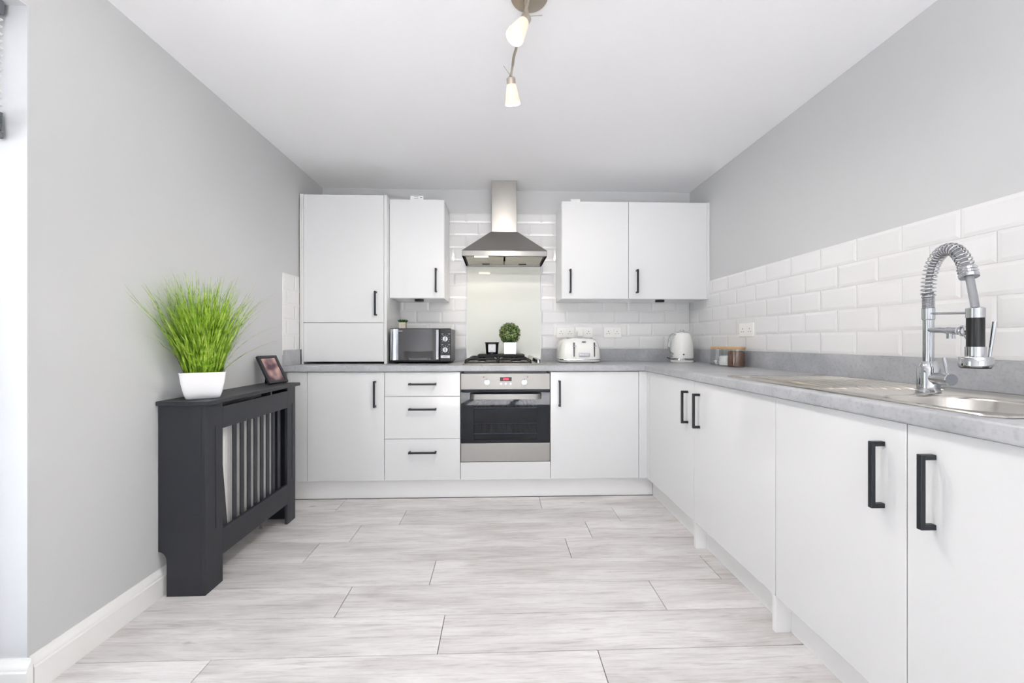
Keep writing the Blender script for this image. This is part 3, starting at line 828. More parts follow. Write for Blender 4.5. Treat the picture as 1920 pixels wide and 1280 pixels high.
for x in (mx0 + 0.04, mx1 - 0.04):
    for y in (my + 0.04, 3.23): B().cyl((x, y, WT), (x, y, mz0 + 0.002), 0.012, 0.014, 14).out('foot', 'black', c)

# succulent on the microwave
sx, sy, sz = -0.722, 3.13, mz1 - 0.002
c = thing('succulent', 'tiny green succulent in a cream cube pot on the microwave', 'plant', (sx, sy, sz))
b = B(); b.box(sx - 0.025, sx + 0.025, sy - 0.025, sy + 0.025, sz, sz + 0.052, 0.003); b.out('pot', 'stone_pot', c)
for i in range(15):
    a = i * 2.4; e = math.radians(72 - i * 4.0) if i > 2 else math.radians(85)
    dv = Vector((math.cos(a) * math.cos(e), math.sin(a) * math.cos(e), math.sin(e))); L_ = 0.019 + 0.0013 * i
    p0 = Vector((sx, sy, sz + 0.050)) + Vector((math.cos(a), math.sin(a), 0)) * 0.008
    B().tube([p0, p0 + dv * L_ * 0.45, p0 + dv * L_ * 0.8 + Vector((0, 0, 0.002)), p0 + dv * L_ + Vector((0, 0, 0.005))], [0.0035, 0.0062, 0.005, 0.0006], 8).out('leaf', 'succulent', c)

# ================================================================== TOASTER
tx0, tx1, ty0, ty1 = 0.452, 0.766, 2.985, 3.235
c = thing('toaster', 'white four-slice toaster with chrome trim below the wall sockets', 'toaster', (0.61, 3.1, WT))


def rrect(x0, x1, y0, y1, r, z, n=6):
    out = []
    for cx, cy, a0 in ((x1 - r, y1 - r, 0), (x0 + r, y1 - r, 90), (x0 + r, y0 + r, 180), (x1 - r, y0 + r, 270)):
        for i in range(n + 1):
            a = math.radians(a0 + 90 * i / n); out.append((cx + r * math.cos(a), cy + r * math.sin(a), z))
    return out


b = B(); b.rings([rrect(tx0 + i, tx1 - i, ty0 + i, ty1 - i, 0.06, WT + z) for i, z in ((0.012, 0.004), (0.004, 0.012), (0.002, 0.022))]); b.out('base', 'enamel', c)
b = B(); b.rings([rrect(tx0 + i, tx1 - i, ty0 + i, ty1 - i, 0.06, WT + z) for i, z in ((0.0, 0.022), (0.0, 0.029))]); b.out('chrome_band', 'chrome', c)
b = B(); b.rings([rrect(tx0 + i, tx1 - i, ty0 + i * 0.7, ty1 - i * 0.7, 0.058, WT + z) for i, z in ((0.001, 0.029), (0.002, 0.06), (0.006, 0.10), (0.013, 0.135), (0.022, 0.158), (0.034, 0.172), (0.05, 0.180))]); body = b.out('body', 'enamel', c)
B().rings([rrect(tx0 + i, tx1 - i, ty0 + i - 0.014, ty1 - i + 0.014, 0.05, WT + z) for i, z in ((0.056, 0.1795), (0.056, 0.184), (0.060, 0.186))]).out('top_plate', 'chrome', c)
for x in (tx0 + 0.085, tx1 - 0.145):
    for y in (ty0 + 0.075, ty0 + 0.145): B().box(x - 0.02, x + 0.085, y, y + 0.028, WT + 0.1855, WT + 0.187).out('slot', 'black', c, 0)
for x in (0.557, 0.708):
    yfc = ty0 + 0.004
    s_ = B().box(x - 0.0035, x + 0.0035, yfc - 0.0045, yfc + 0.02, WT + 0.046, WT + 0.150).out('lever_slot', 'black', c, 0)
    b = B(); b.box(x - 0.012, x + 0.014, yfc - 0.026, yfc - 0.014, WT + 0.121, WT + 0.127, 0.002); b.box(x - 0.0025, x + 0.0025, yfc - 0.016, yfc, WT + 0.121, WT + 0.127); b.out('lever', 'chrome', c)
bp = B().box(0.590, 0.675, ty0 - 0.006, ty0 + 0.012, WT + 0.046, WT + 0.073, 0.003).out('button_panel', 'chrome', c)
for i in range(4): B().box(0.594 + i * 0.0195, 0.6115 + i * 0.0195, ty0 - 0.009, ty0 - 0.005, WT + 0.054, WT + 0.069, 0.0012).out('button', 'alu', bp)
B().box(0.617, 0.645, ty0 + 0.001, ty0 + 0.02, WT + 0.152, WT + 0.158, 0.001).out('badge', 'handle', c)
for x in (tx0 + 0.06, tx1 - 0.06):
    for y in (ty0 + 0.05, ty1 - 0.05): B().cyl((x, y, WT), (x, y, WT + 0.005), 0.012, seg=12).out('foot', 'black', c)

# ================================================================== KETTLE
kx, ky = 1.395, 3.06
c = thing('kettle', 'white jug kettle with a chrome handle and base band in the corner', 'kettle', (kx, ky, WT))
b = B(); b.lathe([(0.078, WT), (0.084, WT + 0.004), (0.084, WT + 0.016), (0.080, WT + 0.018)], kx, ky, 40); b.out('power_base', 'enamel', c)
b = B(); b.lathe([(0.080, WT + 0.018), (0.0835, WT + 0.021), (0.0835, WT + 0.031), (0.081, WT + 0.034)], kx, ky, 40); b.out('chrome_band', 'chrome', c)
b = B(); b.lathe([(0.081, WT + 0.034), (0.0815, WT + 0.06), (0.079, WT + 0.12), (0.073, WT + 0.17), (0.066, WT + 0.20), (0.058, WT + 0.217), (0.048, WT + 0.224)], kx, ky, 44); b.out('body', 'enamel', c)
b = B(); b.lathe([(0.047, WT + 0.2235), (0.046, WT + 0.228), (0.034, WT + 0.232), (0.012, WT + 0.234)], kx, ky, 36); ld = b.out('lid', 'chrome', c)
b = B(); b.lathe([(0.008, WT + 0.2335), (0.008, WT + 0.239), (0.017, WT + 0.240), (0.017, WT + 0.245), (0.014, WT + 0.247)], kx, ky, 24); b.out('lid_knob', 'chrome', ld)
hd = Vector((-0.96, -0.28, 0))
hp = [(0.055, 0.208), (0.085, 0.212), (0.108, 0.200), (0.119, 0.170), (0.120, 0.130), (0.117, 0.095), (0.105, 0.078), (0.082, 0.066)]
b = B(); b.tube([Vector((kx, ky, WT + z)) + hd * s for s, z in hp], 0.0075, 12); hh = b.out('handle', 'chrome', c)
b = B(); b.tube([Vector((kx, ky, WT + z)) + hd * s for s, z in ((0.1, 0.076), (0.098, 0.055), (0.092, 0.042))], 0.006, 10); b.out('switch', 'alu', c)
sd = -hd; sp = Vector((sd.y, -sd.x, 0))
b = B(); K = Vector((kx, ky, WT))
tri = [K + sd * 0.055 + sp * 0.026 + Vector((0, 0, 0.205)), K + sd * 0.055 - sp * 0.026 + Vector((0, 0, 0.205)), K + sd * 0.102 - sp * 0.008 + Vector((0, 0, 0.196)), K + sd * 0.102 + sp * 0.008 + Vector((0, 0, 0.196))]
low = [K + sd * 0.066 + sp * 0.02 + Vector((0, 0, 0.14)), K + sd * 0.066 - sp * 0.02 + Vector((0, 0, 0.14)), K + sd * 0.088 - sp * 0.004 + Vector((0, 0, 0.165)), K + sd * 0.088 + sp * 0.004 + Vector((0, 0, 0.165))]
b.rings([low, tri]); b.out('spout', 'enamel', c, 60)
bd = Vector((-0.28, -0.96, 0)); B().cyl(K + bd * 0.079 + Vector((0, 0, 0.062)), K + bd * 0.0835 + Vector((0, 0, 0.062)), 0.006, seg=16).out('badge', 'handle', c)
b = B(); b.tube([K + Vector((0.080, 0.01, 0.008)), K + Vector((0.115, 0.03, 0.006)), K + Vector((0.13, 0.07, 0.006)), K + Vector((0.10, 0.15, 0.007)), K + Vector((0.02, 0.20, 0.010)), K + Vector((-0.03, 0.21, 0.03))], 0.0035, 8); b.out('cord', 'black', c)


# ================================================================== JARS
def jar(label, x, y, fill, fz, contents):
    c = thing('storage_jar', label, 'jar', (x, y, WT), 'glass storage jars on the worktop')
    r = 0.050
    b = B(); b.lathe([(r - 0.004, WT), (r, WT + 0.006), (r, WT + 0.112), (r - 0.0025, WT + 0.112), (r - 0.0025, WT + 0.005)], x, y, 36, (True, True)); b.out('glass', 'jar_glass', c)
    if fz:
        b = B(); b.lathe([(r - 0.005, WT + 0.0055), (r - 0.0035, WT + 0.008), (r - 0.0035, WT + fz), (r - 0.012, WT + fz + 0.006)], x, y, 36); b.out(contents, fill, c)
    b = B(); b.lathe([(r - 0.004, WT + 0.106), (r - 0.003, WT + 0.1125), (r + 0.001, WT + 0.1125), (r + 0.001, WT + 0.122), (r - 0.001, WT + 0.124)], x, y, 36); b.out('lid', 'bamboo', c)


jar('glass jar with a bamboo lid and brown coffee inside', 1.470, 2.478, 'coffee', 0.092, 'coffee')
jar('half-hidden glass jar with a bamboo lid between the other two jars', 1.478, 2.592, 'sugar', 0.060, 'sugar')
jar('nearly empty glass jar with a bamboo lid and white cubes at its foot', 1.482, 2.706, None, 0, '')
random.seed(5)
jr = [o for o in bpy.data.objects if o.name.startswith('storage_jar') and o.parent is None][-1]
for i in range(12):
    a, q = random.uniform(0, 6.28), random.uniform(0.006, 0.034)
    x, y = 1.482 + q * math.cos(a), 2.706 + q * math.sin(a); z = WT + 0.006 + 0.0125 * (i // 7)
    B().box(x - 0.006, x + 0.006, y - 0.006, y + 0.006, z, z + 0.012, 0.001).out('sugar_cube', 'sugar', jr)


# ================================================================== SOCKETS
def socket(label, a, z, axis, w=0.146, h=0.086, kind='double'):
    pl = YW - 0.0085 if axis == 'y' else XR - 0.0085
    loc = (a, pl, z) if axis == 'y' else (pl, a, z)
    c = thing('wall_socket', label, 'socket', loc)

    def bx(x0, x1, d0, d1, z0, z1, name, mat, bev=0, par=None):
        bb = B()
        if axis == 'y': bb.box(a + x0, a + x1, pl - d1, pl - d0, z + z0, z + z1, bev)
        else: bb.box(pl - d1, pl - d0, a + x0, a + x1, z + z0, z + z1, bev)
        return bb.out(name, mat, par or c, 30 if bev else 0)
    f = bx(-w / 2, w / 2, -0.003, 0.008, -h / 2, h / 2, 'face_plate', 'socket', 0.003)
    cs = (-0.036, 0.036) if kind == 'double' else (0.036,) if kind == 'half' else (0.0,)
    for x in cs:
        bx(x - 0.0022, x + 0.0022, 0.0078, 0.0084, 0.004, 0.013, 'pin_hole', 'dark_slot')
        for e in (-0.011, 0.011): bx(x + e - 0.0035, x + e + 0.0035, 0.0078, 0.0084, -0.012, -0.008, 'pin_hole', 'dark_slot')
    if kind in ('double', 'half'):
        for x in (-0.012, 0.012): bx(x - 0.006, x + 0.006, 0.0078, 0.0115, 0.008, 0.026, 'rocker_switch', 'socket', 0.0015)
    return c


socket('white double wall socket between the toaster and the kettle', 0.93, 1.123, 'y')
s2 = socket('white double wall socket with a plug in it above the toaster', 0.697, 1.123, 'y', kind='half')
B().box(0.635, 0.685, YW - 0.045, YW - 0.0198, 1.088, 1.135, 0.006).out('plug', 'socket', s2, label='white plug')
B().tube([(0.66, YW - 0.033, 1.09), (0.66, YW - 0.035, 1.07), (0.655, YW - 0.045, 1.0), (0.65, YW - 0.05, WT + 0.01)], 0.0035, 8).out('cord', 'socket', s2)
socket('white double wall socket half behind the toaster', 0.545, 1.123, 'y')
socket('white double wall socket on the sink wall above the jars', 2.52, 1.122, 'x')

# ================================================================== SINK
c = thing('sink', 'stainless steel inset sink with a ribbed drainer', 'sink', (1.265, 1.3, WT))
N_ = 144
bxc, byc = 1.215, 0.995
BW = (1.068, 1.365, 0.835, 1.160)


def ray_rr(rect, r, ang):
    """distance from the bowl centre to a rounded rectangle along ang (by bisection)"""
    x0, x1, y0, y1 = rect; dx, dy = math.cos(ang), math.sin(ang)

    def inside(t):
        x, y = bxc + dx * t, byc + dy * t
        qx = max(x0 + r - x, x - (x1 - r), 0); qy = max(y0 + r - y, y - (y1 - r), 0)
        return qx * qx + qy * qy <= r * r
    a, e = 0.0, 2.0
    for _ in range(40):
        m = (a + e) / 2
        if inside(m): a = m
        else: e = m
    return a


def loop(rect, r, z, sink=0.0):
    out = []
    for i in range(N_):
        an = 2 * math.pi * i / N_; t = ray_rr(rect, r, an); out.append((bxc + math.cos(an) * t, byc + math.sin(an) * t, z))
    return out


def grow(q, d): return (q[0] - d, q[1] + d, q[2] - d, q[3] + d)


b = B(); zt = WT + 0.001
b.rings([loop(SK, 0.03, zt), loop(grow(SK, -0.002), 0.03, zt + 0.0035), loop(grow(SK, -0.007), 0.028, zt + 0.0042), loop(grow(SK, -0.013), 0.026, zt + 0.0022),
         loop(grow(BW, 0.006), 0.10, zt + 0.0018), loop(BW, 0.095, zt - 0.001), loop(grow(BW, -0.004), 0.09, zt - 0.008), loop(grow(BW, -0.012), 0.085, zt - 0.12),
         loop(grow(BW, -0.022), 0.08, zt - 0.148), loop(grow(BW, -0.05), 0.07, zt - 0.158)], (False, True))
b.out('basin', 'steel_sink', c, 50)
for i in range(9):
    x = 1.105 + i * 0.040
    y0, y1 = 1.26 - 0.05 * (i / 8) + 0.05, 1.765
    B().tube([(x, y0, zt + 0.0015), (x, y0 + 0.02, zt + 0.0035), (x, y1 - 0.02, zt + 0.0035), (x, y1, zt + 0.0015)], [0.001, 0.0075, 0.0075, 0.001], 8).out('drainer_ridge', 'steel_sink', c)
b = B(); b.lathe([(0.035, zt - 0.158), (0.035, zt - 0.156), (0.026, zt - 0.1555), (0.02, zt - 0.157)], 1.216, 0.998, 24); b.out('waste', 'chrome', c)

# ================================================================== TAP
tx, ty = 1.3127, 1.205
TB = WT + 0.0035
c = thing('spring_tap', 'tall chrome spring kitchen tap with a black pull-down spray', 'tap', (tx, ty, TB))
D = Vector((-0.063, -0.175, 0)); reach = D.length; D.normalize()
P = lambda s, z: Vector((tx, ty, z)) + D * s
b = B(); b.lathe([(0.0285, TB), (0.0285, TB + 0.005), (0.0265, TB + 0.007), (0.0265, 0.968), (0.021, 0.982), (0.0155, 0.990)], tx, ty, 36); b.out('base', 'chrome', c)
b = B(); b.lathe([(0.0132, 0.989), (0.0132, 1.115), (0.0155, 1.118), (0.0155, 1.151)], tx, ty, 32); b.out('column', 'chrome', c)
b = B(); pr = [(0.0135, 1.151)]
for i in range(9): pr += [(0.0155, 1.1525 + i * 0.005), (0.0135, 1.155 + i * 0.005)]
b.lathe(pr + [(0.012, 1.199)], tx, ty, 28); b.out('threaded_collar', 'chrome', c)
ctrl = [(0, 1.185), (0.0, 1.215), (0.006, 1.250), (0.022, 1.283), (0.050, 1.306), (0.083, 1.313), (0.115, 1.303), (0.141, 1.276), (0.157, 1.245), (0.167, 1.215), (0.176, 1.180), (0.183, 1.150), (0.186, 1.136)]


def spline(cs, n):
    out = []
    for i in range(len(cs) - 1):
        p0, p1, p2, p3 = cs[max(i - 1, 0)], cs[i], cs[i + 1], cs[min(i + 2, len(cs) - 1)]
        for j in range(n):
            t = j / n
            out.append(tuple(0.5 * (2 * p1[k] + (p2[k] - p0[k]) * t + (2 * p0[k] - 5 * p1[k] + 4 * p2[k] - p3[k]) * t * t + (3 * p1[k] - p0[k] - 3 * p2[k] + p3[k]) * t ** 3) for k in (0, 1)))
    return out + [tuple(cs[-1])]


path = spline(ctrl, 8)
b = B(); b.tube([P(s, z) for s, z in path], 0.0085, 14); b.out('hose', 'rubber', c)
sp_path = [P(s, z) for s, z in spline(ctrl[:9], 40)]
nb = D.cross(Vector((0, 0, 1))).normalized(); turns = 24; coil = []
L_ = [0]
for i in range(1, len(sp_path)): L_.append(L_[-1] + (sp_path[i] - sp_path[i - 1]).length)
ns = turns * 14; j = 0
for i in range(ns + 1):
    s = L_[-1] * i / ns
    while j < len(L_) - 2 and L_[j + 1] < s: j += 1
    f = (s - L_[j]) / max(L_[j + 1] - L_[j], 1e-9); p = sp_path[j].lerp(sp_path[j + 1], f)
    tg = (sp_path[j + 1] - sp_path[j]).normalized(); nn = tg.cross(nb); a = 2 * math.pi * i / 14
    coil.append(p + (nb * math.cos(a) + nn * math.sin(a)) * 0.0165)
b = B(); b.tube(coil, 0.0019, 6); b.out('spring', 'chrome', c, 60)
e0, e1 = P(*ctrl[8]), P(*ctrl[9]); dd = (e1 - e0).normalized()
b = B(); rr = [0.018, 0.0205, 0.018, 0.0205, 0.018, 0.0205, 0.020, 0.0195]
b.tube([e0 + dd * (-0.004 + i * 0.0042) for i in range(8)], rr, 24); b.out('spring_collar', 'chrome', c)
s0 = P(reach, 0)
b = B(); b.lathe([(0.012, 1.140), (0.0185, 1.137), (0.0185, 1.112)], s0.x, s0.y, 32); spray = b.out('spray_top', 'chrome', c)
b = B(); b.lathe([(0.0172, 1.112), (0.0172, 1.036)], s0.x, s0.y, 32); b.out('spray_grip', 'black', c, label='black spray grip')
b = B(); b.lathe([(0.0195, 1.036), (0.0195, 1.012), (0.031, 1.010), (0.0325, 1.007), (0.0325, 0.987), (0.030, 0.983)], s0.x, s0.y, 36); b.out('spray_head', 'chrome', c)
b = B(); b.lathe([(0.029, 0.9828), (0.028, 0.980)], s0.x, s0.y, 32); b.out('nozzle', 'black', c)
q = s0 + Vector((0.020, -0.012, 0))
b = B(); b.tube([q + Vector((0.003, 0, 1.008)), q + Vector((0.0125, -0.004, 1.101))], [0.0033, 0.0048], 12); b.out('spray_lever', 'chrome', c)
b = B(); b.tube([P(0.012, 1.134), P(reach - 0.016, 1.126)], 0.0036, 12); b.out('support_rod', 'chrome', c)
b = B(); b.tube([P(0.0, 1.085), P(0.06, 1.083), P(0.085, 1.081)], [0.0075, 0.0085, 0.009], 16); b.tube([P(0.085, 1.081), P(0.128, 1.079)], [0.0105, 0.0105], 16)
b.cyl(P(0.096, 1.077), P(0.096, 1.058), 0.0095, seg=20); b.out('side_spout', 'chrome', c)
b = B(); b.tube([P(0.140, 1.079) + (D * math.cos(2 * math.pi * i / 20) + Vector((0, 0, 1)) * math.sin(2 * math.pi * i / 20)) * 0.0115 for i in range(20)], 0.0036, 10, closed=True)
b.tube([P(0.146, 1.070), P(0.160, 1.055)], 0.0034, 8); b.out('holder_ring', 'chrome', c)
hv = Vector((-0.16, -0.985, 0)).normalized(); H0 = Vector((tx, ty, 0.940))
b = B(); b.tube([H0 + hv * 0.015, H0 + hv * 0.046], 0.0172, 28); b.tube([H0 + hv * 0.047, H0 + hv * 0.074, H0 + hv * 0.0755], [0.0178, 0.0178, 0.0165], 28); b.out('valve', 'chrome', c)
b = B(); b.tube([H0 + hv * 0.062 + Vector((0, 0, 0.016)), H0 + hv * 0.052 + Vector((0, 0, 0.062))], [0.0038, 0.0046], 12); b.out('valve_lever', 'chrome', c)

# ================================================================== RADIATOR AND COVER
RX, RY0, RY1, RZ = -1.208, 1.730, 2.480, 0.805
c = thing('radiator_cover', 'charcoal radiator cover with upright slats on the grey wall', 'radiator cover', (-1.3, 2.1, 0))
B().box(XL + 0.002, RX + 0.022, RY0 - 0.016, RY1 + 0.016, RZ - 0.018, RZ, 0.003).out('top_shelf', 'charcoal', c)
ctr = [(RX - 0.016, 0), (RX - 0.016, RZ - 0.018), (XL + 0.001, RZ - 0.018), (XL + 0.001, 0.185)]
for i in range(1, 8):
    t = math.pi / 2 * i / 7; ctr.append((XL + 0.001 + 0.034 * math.sin(t), 0.145 + 0.040 * math.cos(t)))
ctr += [(XL + 0.035, 0)]
for y in (RY0, RY1 - 0.016): B().prism(ctr, 'y', y, y + 0.016).out('side_panel', 'charcoal', c)
f0, f1 = RX - 0.016, RX
B().box(f0, f1, RY0, RY0 + 0.108, 0, RZ - 0.018, 0.001).out('stile', 'charcoal', c)
B().box(f0, f1, RY1 - 0.090, RY1, 0, RZ - 0.018, 0.001).out('stile', 'charcoal', c)
ya, yb = RY0 + 0.1085, RY1 - 0.0905
B().box(f0, f1, ya, yb, 0.118, 0.230, 0.001).out('bottom_rail', 'charcoal', c)
B().box(f0, f1, ya, yb, 0.670, 0.766, 0.001).out('top_rail', 'charcoal', c)
B().box(f0, f1, 2.215, 2.229, 0.766, RZ - 0.018).out('vent_divider', 'charcoal', c, 0)
for y in (RY0 + 0.062, RY1 - 0.040): B().box(f1 - 0.001, f1 + 0.0025, y, y + 0.006, 0.25, 0.69, 0.001).out('stile_bead', 'charcoal', c)
slm = B().box(-0.003, 0.003, -0.01325, 0.01325, -0.235, 0.235, 0.0008, 1).mesh('slat', 'charcoal')
for k in range(9):
    yy = 1.9477 + 0.0548 * k
    if yy > yb - 0.01: continue
    piece('slat', slm, (f0 - 0.0035, yy, 0.450), c)
o = piece('slat', slm, (f0 - 0.0035, 1.856, 0.450), c); o.rotation_euler = (math.atan2(0.05, 0.44), 0, 0); o['label'] = 'loose slat leaning askew'
c = thing('radiator', 'white panel radiator behind the charcoal slatted cover', 'radiator', (-1.33, 2.05, 0.13))
ry0, ry1 = 1.775, 2.305
b = B(); rl = []
n = 16
for i in range(n):
    y = ry0 + (ry1 - ry0) * i / n; w = (ry1 - ry0) / n
    rl += [(y, -1.260), (y + w * 0.30, -1.260), (y + w * 0.42, -1.252), (y + w * 0.88, -1.252)]
rl += [(ry1, -1.260), (ry1, -1.272), (ry0, -1.272)]
b.rings([[(x, y, 0.16) for y, x in rl], [(x, y, 0.70) for y, x in rl]]); b.out('front_panel', 'white_paint', c)
B().box(-1.372, -1.3605, ry0, ry1, 0.16, 0.70, 0.003).out('back_panel', 'white_paint', c)
B().box(-1.360, -1.2725, ry0 + 0.003, ry1 - 0.003, 0.685, 0.705, 0.002).out('top_grille', 'white_paint', c)
b = B(); b.tube([(-1.33, ry1 + 0.02, 0.20), (-1.33, ry1 + 0.045, 0.20)], 0.013, 14); b.tube([(-1.33, ry1 - 0.002, 0.20), (-1.33, ry1 + 0.022, 0.20)], 0.008, 12); b.tube([(-1.33, ry1 + 0.035, 0.20), (-1.33, ry1 + 0.035, 0.001)], 0.0075, 12); b.out('valve', 'chrome', c)
for y in (ry0 + 0.1, ry1 - 0.1): B().box(XL + 0.0005, -1.372, y, y + 0.03, 0.3, 0.62).out('bracket', 'white_paint', c, 0)

# ================================================================== POTTED GRASS
gx, gy = -1.288, 1.835
c = thing('potted_grass', 'bushy lime green grass in a white tapered pot on the radiator cover', 'plant', (gx, gy, RZ))
prf = [(0.054, 0.0), (0.060, 0.003), (0.068, 0.03), (0.076, 0.07), (0.080, 0.108), (0.082, 0.114), (0.0775, 0.114), (0.074, 0.10)]
PA = math.radians(33)


def turn(ring): return [(gx + (p[0] - gx) * math.cos(PA) - (p[1] - gy) * math.sin(PA), gy + (p[0] - gx) * math.sin(PA) + (p[1] - gy) * math.cos(PA), p[2]) for p in ring]


b = B(); b.rings([turn(rrect(gx - h, gx + h, gy - h, gy + h, min(0.012, h * 0.3), RZ + z)) for h, z in prf]); b.out('pot', 'ceramic', c, 50)
b = B(); b.rings([turn(rrect(gx - 0.0735, gx + 0.0735, gy - 0.0735, gy + 0.0735, 0.012, RZ + z)) for z in (0.092, 0.101)]); b.out('soil', 'soil', c, 0)
random.seed(11); b = B()
for i in range(620):
    a = random.uniform(0, 2 * math.pi); rr_ = 0.066 * math.sqrt(random.random())
    p = Vector((gx + rr_ * math.cos(a), gy + rr_ * math.sin(a), RZ + 0.098))
    out_a = a + random.uniform(-0.7, 0.7)
    lean = random.uniform(0.0, 0.60) * (0.30 + rr_ / 0.066 * 0.72)
    L_ = random.uniform(0.26, 0.47) * (1 - 0.12 * lean)
    if i % 60 == 0: lean += 0.7; L_ *= 0.9
    if i % 45 == 0: L_ *= 1.12
    dv = Vector((math.cos(out_a), math.sin(out_a), 0)); cur = Vector(p); th = lean * 0.75; n = 5
    w0 = random.uniform(0.0014, 0.0034); side = Vector((-dv.y, dv.x, 0)); side = (side + Vector((random.uniform(-.6, .6), random.uniform(-.6, .6), 0))).normalized()
    droop = random.uniform(0.02, 0.14) * (1 + lean); pv = None
    for k in range(n + 1):
        w = w0 * (1 - (k / n) ** 1.6) + 0.00025
        q_ = Vector(cur)
        if q_.x < XL + 0.006: q_.x = XL + 0.006 + random.uniform(0, 0.012)
        va, vb = b.bm.verts.new(q_ - side * w), b.bm.verts.new(q_ + side * w)
        if pv: b.bm.faces.new((pv[0], pv[1], vb, va))
        pv = (va, vb)
        cur = cur + (dv * math.sin(th) + Vector((0, 0, math.cos(th)))) * (L_ / n); th += droop
b.out('grass', 'grass', c, 60, kind='stuff')

# ================================================================== PHOTO FRAME
c = thing('photo_frame', 'small dark picture frame leaning back on the radiator cover', 'picture frame', (-1.268, 2.42, RZ + 0.0085), local=True)
w, h, t = 0.138, 0.178, 0.016
b = B(); f = 0.016
b.box(-w / 2, w / 2, 0, t, 0, f, 0.0015); b.box(-w / 2, w / 2, 0, t, h - f, h, 0.0015); b.box(-w / 2, -w / 2 + f, 0, t, f, h - f, 0.0015); b.box(w / 2 - f, w / 2, 0, t, f, h - f, 0.0015)
b.box(-w / 2 + 0.004, w / 2 - 0.004, t * 0.6, t, 0.004, h - 0.004); b.out('frame', 'charcoal', c)
b = B(); b.box(-w / 2 + f, w / 2 - f, 0.006, 0.009, f, h - f); b.out('picture', 'picture', c, 0)
b = B(); b.rings([[(-0.03, t, 0.10), (0.03, t, 0.10), (0.03, t + 0.004, 0.10), (-0.03, t + 0.004, 0.10)], [(-0.03, t + 0.050, 0.029), (0.03, t + 0.050, 0.029), (0.03, t + 0.054, 0.031), (-0.03, t + 0.054, 0.031)]]); b.out('stand_flap', 'black', c, 0)
c.rotation_mode = 'XYZ'; c.rotation_euler = (-math.atan2(0.088, 0.155), 0, math.pi / 2 - math.atan2(0.035, 0.130))

# ================================================================== CEILING SPOT BAR
lx, ly = 0.11, 1.435
c = thing('ceiling_spotlight', 'brushed nickel ceiling light with frosted glass spots on a bent bar', 'light', (lx, ly, ZC))
b = B(); b.lathe([(0.067, ZC), (0.067, ZC - 0.010), (0.063, ZC - 0.018), (0.050, ZC - 0.020)], lx, ly, 44); b.out('ceiling_plate', 'steel_nickel', c)
b = B(); b.tube([(lx - 0.01, ly, ZC - 0.018), (lx - 0.01, ly, ZC - 0.045)], 0.008, 14)
bar = spline([(0, 0), (1, 0), (2, 0), (3, 0)], 1)
bp_ = [(0.165, 1.02, 2.215), (0.150, 1.14, 2.228), (0.115, 1.28, 2.224), (lx - 0.01, 1.435, 2.226), (0.088, 1.53, 2.224), (0.075, 1.60, 2.214), (0.063, 1.66, 2.204), (0.060, 1.69, 2.190)]
b.tube(bp_, 0.0055, 12); b.out('bar', 'steel_nickel', c)


def spot(neck, aim, on, E):
    neck = Vector(neck); aim = Vector(aim).normalized()
    b = B(); b.tube([neck, neck + aim * 0.004, neck + aim * 0.030], [0.014, 0.0185, 0.0185], 24); cap = b.out('lamp_holder', 'steel_nickel', c)
    b = B(); u = aim.orthogonal().normalized(); v = aim.cross(u); seg_ = 28
    prof_ = [(0.0195, 0.026), (0.0225, 0.040), (0.0290, 0.075), (0.0335, 0.100), (0.0310, 0.100), (0.0265, 0.075), (0.0200, 0.040), (0.0170, 0.030)]
    b.rings([[neck + aim * s + (u * math.cos(2 * math.pi * j / seg_) + v * math.sin(2 * math.pi * j / seg_)) * r for j in range(seg_)] for r, s in prof_], (False, False)); sh = b.out('shade', 'shade', c, 40, label='frosted white glass shade')
    b = B(); b.rings([[neck + aim * s + (u * math.cos(2 * math.pi * j / 20) + v * math.sin(2 * math.pi * j / 20)) * r for j in range(20)] for r, s in ((0.008, 0.028), (0.010, 0.045), (0.0195, 0.066), (0.0205, 0.070), (0.017, 0.073))]); b.out('bulb', 'bulb', c)
    l = bpy.data.lights.new('spot_bulb_light', 'SPOT'); l.energy = E; l.spot_size = math.radians(176); l.spot_blend = 0.5; l.color = (1.0, 0.945, 0.88); l.shadow_soft_size = 0.016
    lo = bpy.data.objects.new('spot_bulb_light', l); C.objects.link(lo); lo.parent = c; lo.location = neck + aim * 0.102 - ORG[c]; lo.rotation_euler = aim.to_track_quat('-Z', 'Y').to_euler()
    return neck


def wire(p, q): B().tube([p, q], 0.0011, 6).out('tension_wire', 'steel_nickel', c)


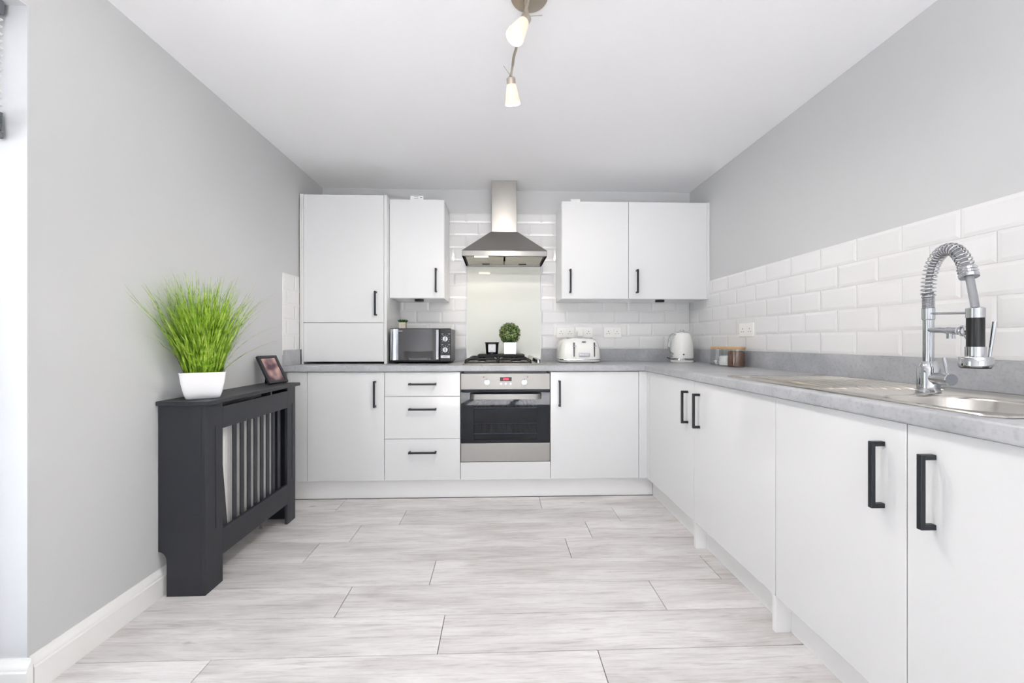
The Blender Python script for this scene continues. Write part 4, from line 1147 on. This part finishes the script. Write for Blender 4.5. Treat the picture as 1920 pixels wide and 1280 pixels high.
E1 = 14.0
n1 = Vector((0.098, 1.405, 2.165)); B().tube([(0.104, 1.40, 2.222), (0.098, 1.402, 2.195), n1 + Vector((0, 0, 0.004))], [0.0045, 0.0045, 0.009], 10).out('arm', 'steel_nickel', c)
spot(n1, (-0.42, -0.25, -0.87), True, E1 * 1.3)
n2 = Vector((0.052, 1.692, 2.142)); B().tube([(0.060, 1.69, 2.192), (0.056, 1.692, 2.165), n2 + Vector((0, 0, 0.003))], [0.0045, 0.0045, 0.007], 10).out('arm', 'steel_nickel', c)
spot(n2, (0.10, 0.30, -0.95), True, E1 * 1.9)
n3 = Vector((0.165, 1.02, 2.160)); B().tube([(0.165, 1.02, 2.218), n3], 0.0045, 10).out('arm', 'steel_nickel', c)
spot(n3, (0.30, -0.45, -0.84), True, E1 * 0.6)
wire(n1 + Vector((0.012, 0, 0.004)), n1 + Vector((0.055, 0.012, 0.018))); wire(n2 + Vector((-0.004, 0, 0.012)), n2 + Vector((-0.030, 0.0, 0.048)))

# ================================================================== DINING CHAIR behind the viewer, mirrored in the microwave door
c = thing('dining_chair', 'white cross-back dining chair reflected in the microwave door', 'chair', (-1.13, -0.20, 0), local=True)
b = B(); b.rings([rrect(-0.20, 0.20, -0.20, 0.20, 0.04, z) for z in (0.44, 0.465)]); b.out('seat', 'white_paint', c)
for x in (-0.18, 0.18):
    B().tube([(x, -0.18, 0), (x, -0.18, 0.44)], [0.014, 0.019], 12).out('leg', 'white_paint', c)
    B().tube([(x, 0.20, 0), (x, 0.18, 0.44), (x * 1.02, 0.20, 0.70), (x * 1.08, 0.24, 0.91)], [0.015, 0.019, 0.018, 0.016], 12).out('leg', 'white_paint', c)
b = B()
for i in range(10): pass
tr = [[(-0.19 + 0.38 * i / 10, 0.235 + 0.03 * math.sin(math.pi * i / 10) + dy, z - 0.012 * math.sin(math.pi * i / 10)) for dy, z in ((-0.009, 0.825), (0.009, 0.825), (0.012, 0.92), (-0.006, 0.92))] for i in range(11)]
b.rings(tr); b.out('top_rail', 'white_paint', c)
for s_ in (-1, 1): B().tube([(s_ * 0.165, 0.235, 0.83), (s_ * 0.05, 0.225, 0.70), (-s_ * 0.06, 0.215, 0.62), (-s_ * 0.165, 0.195, 0.52)], 0.011, 10).out('cross_bar', 'white_paint', c)
B().tube([(-0.17, 0.192, 0.51), (0.17, 0.192, 0.51)], 0.012, 10).out('lower_rail', 'white_paint', c)
for y in (-0.18, 0.195): B().tube([(-0.175, y, 0.22), (0.175, y, 0.22)], 0.009, 10).out('stretcher', 'white_paint', c)
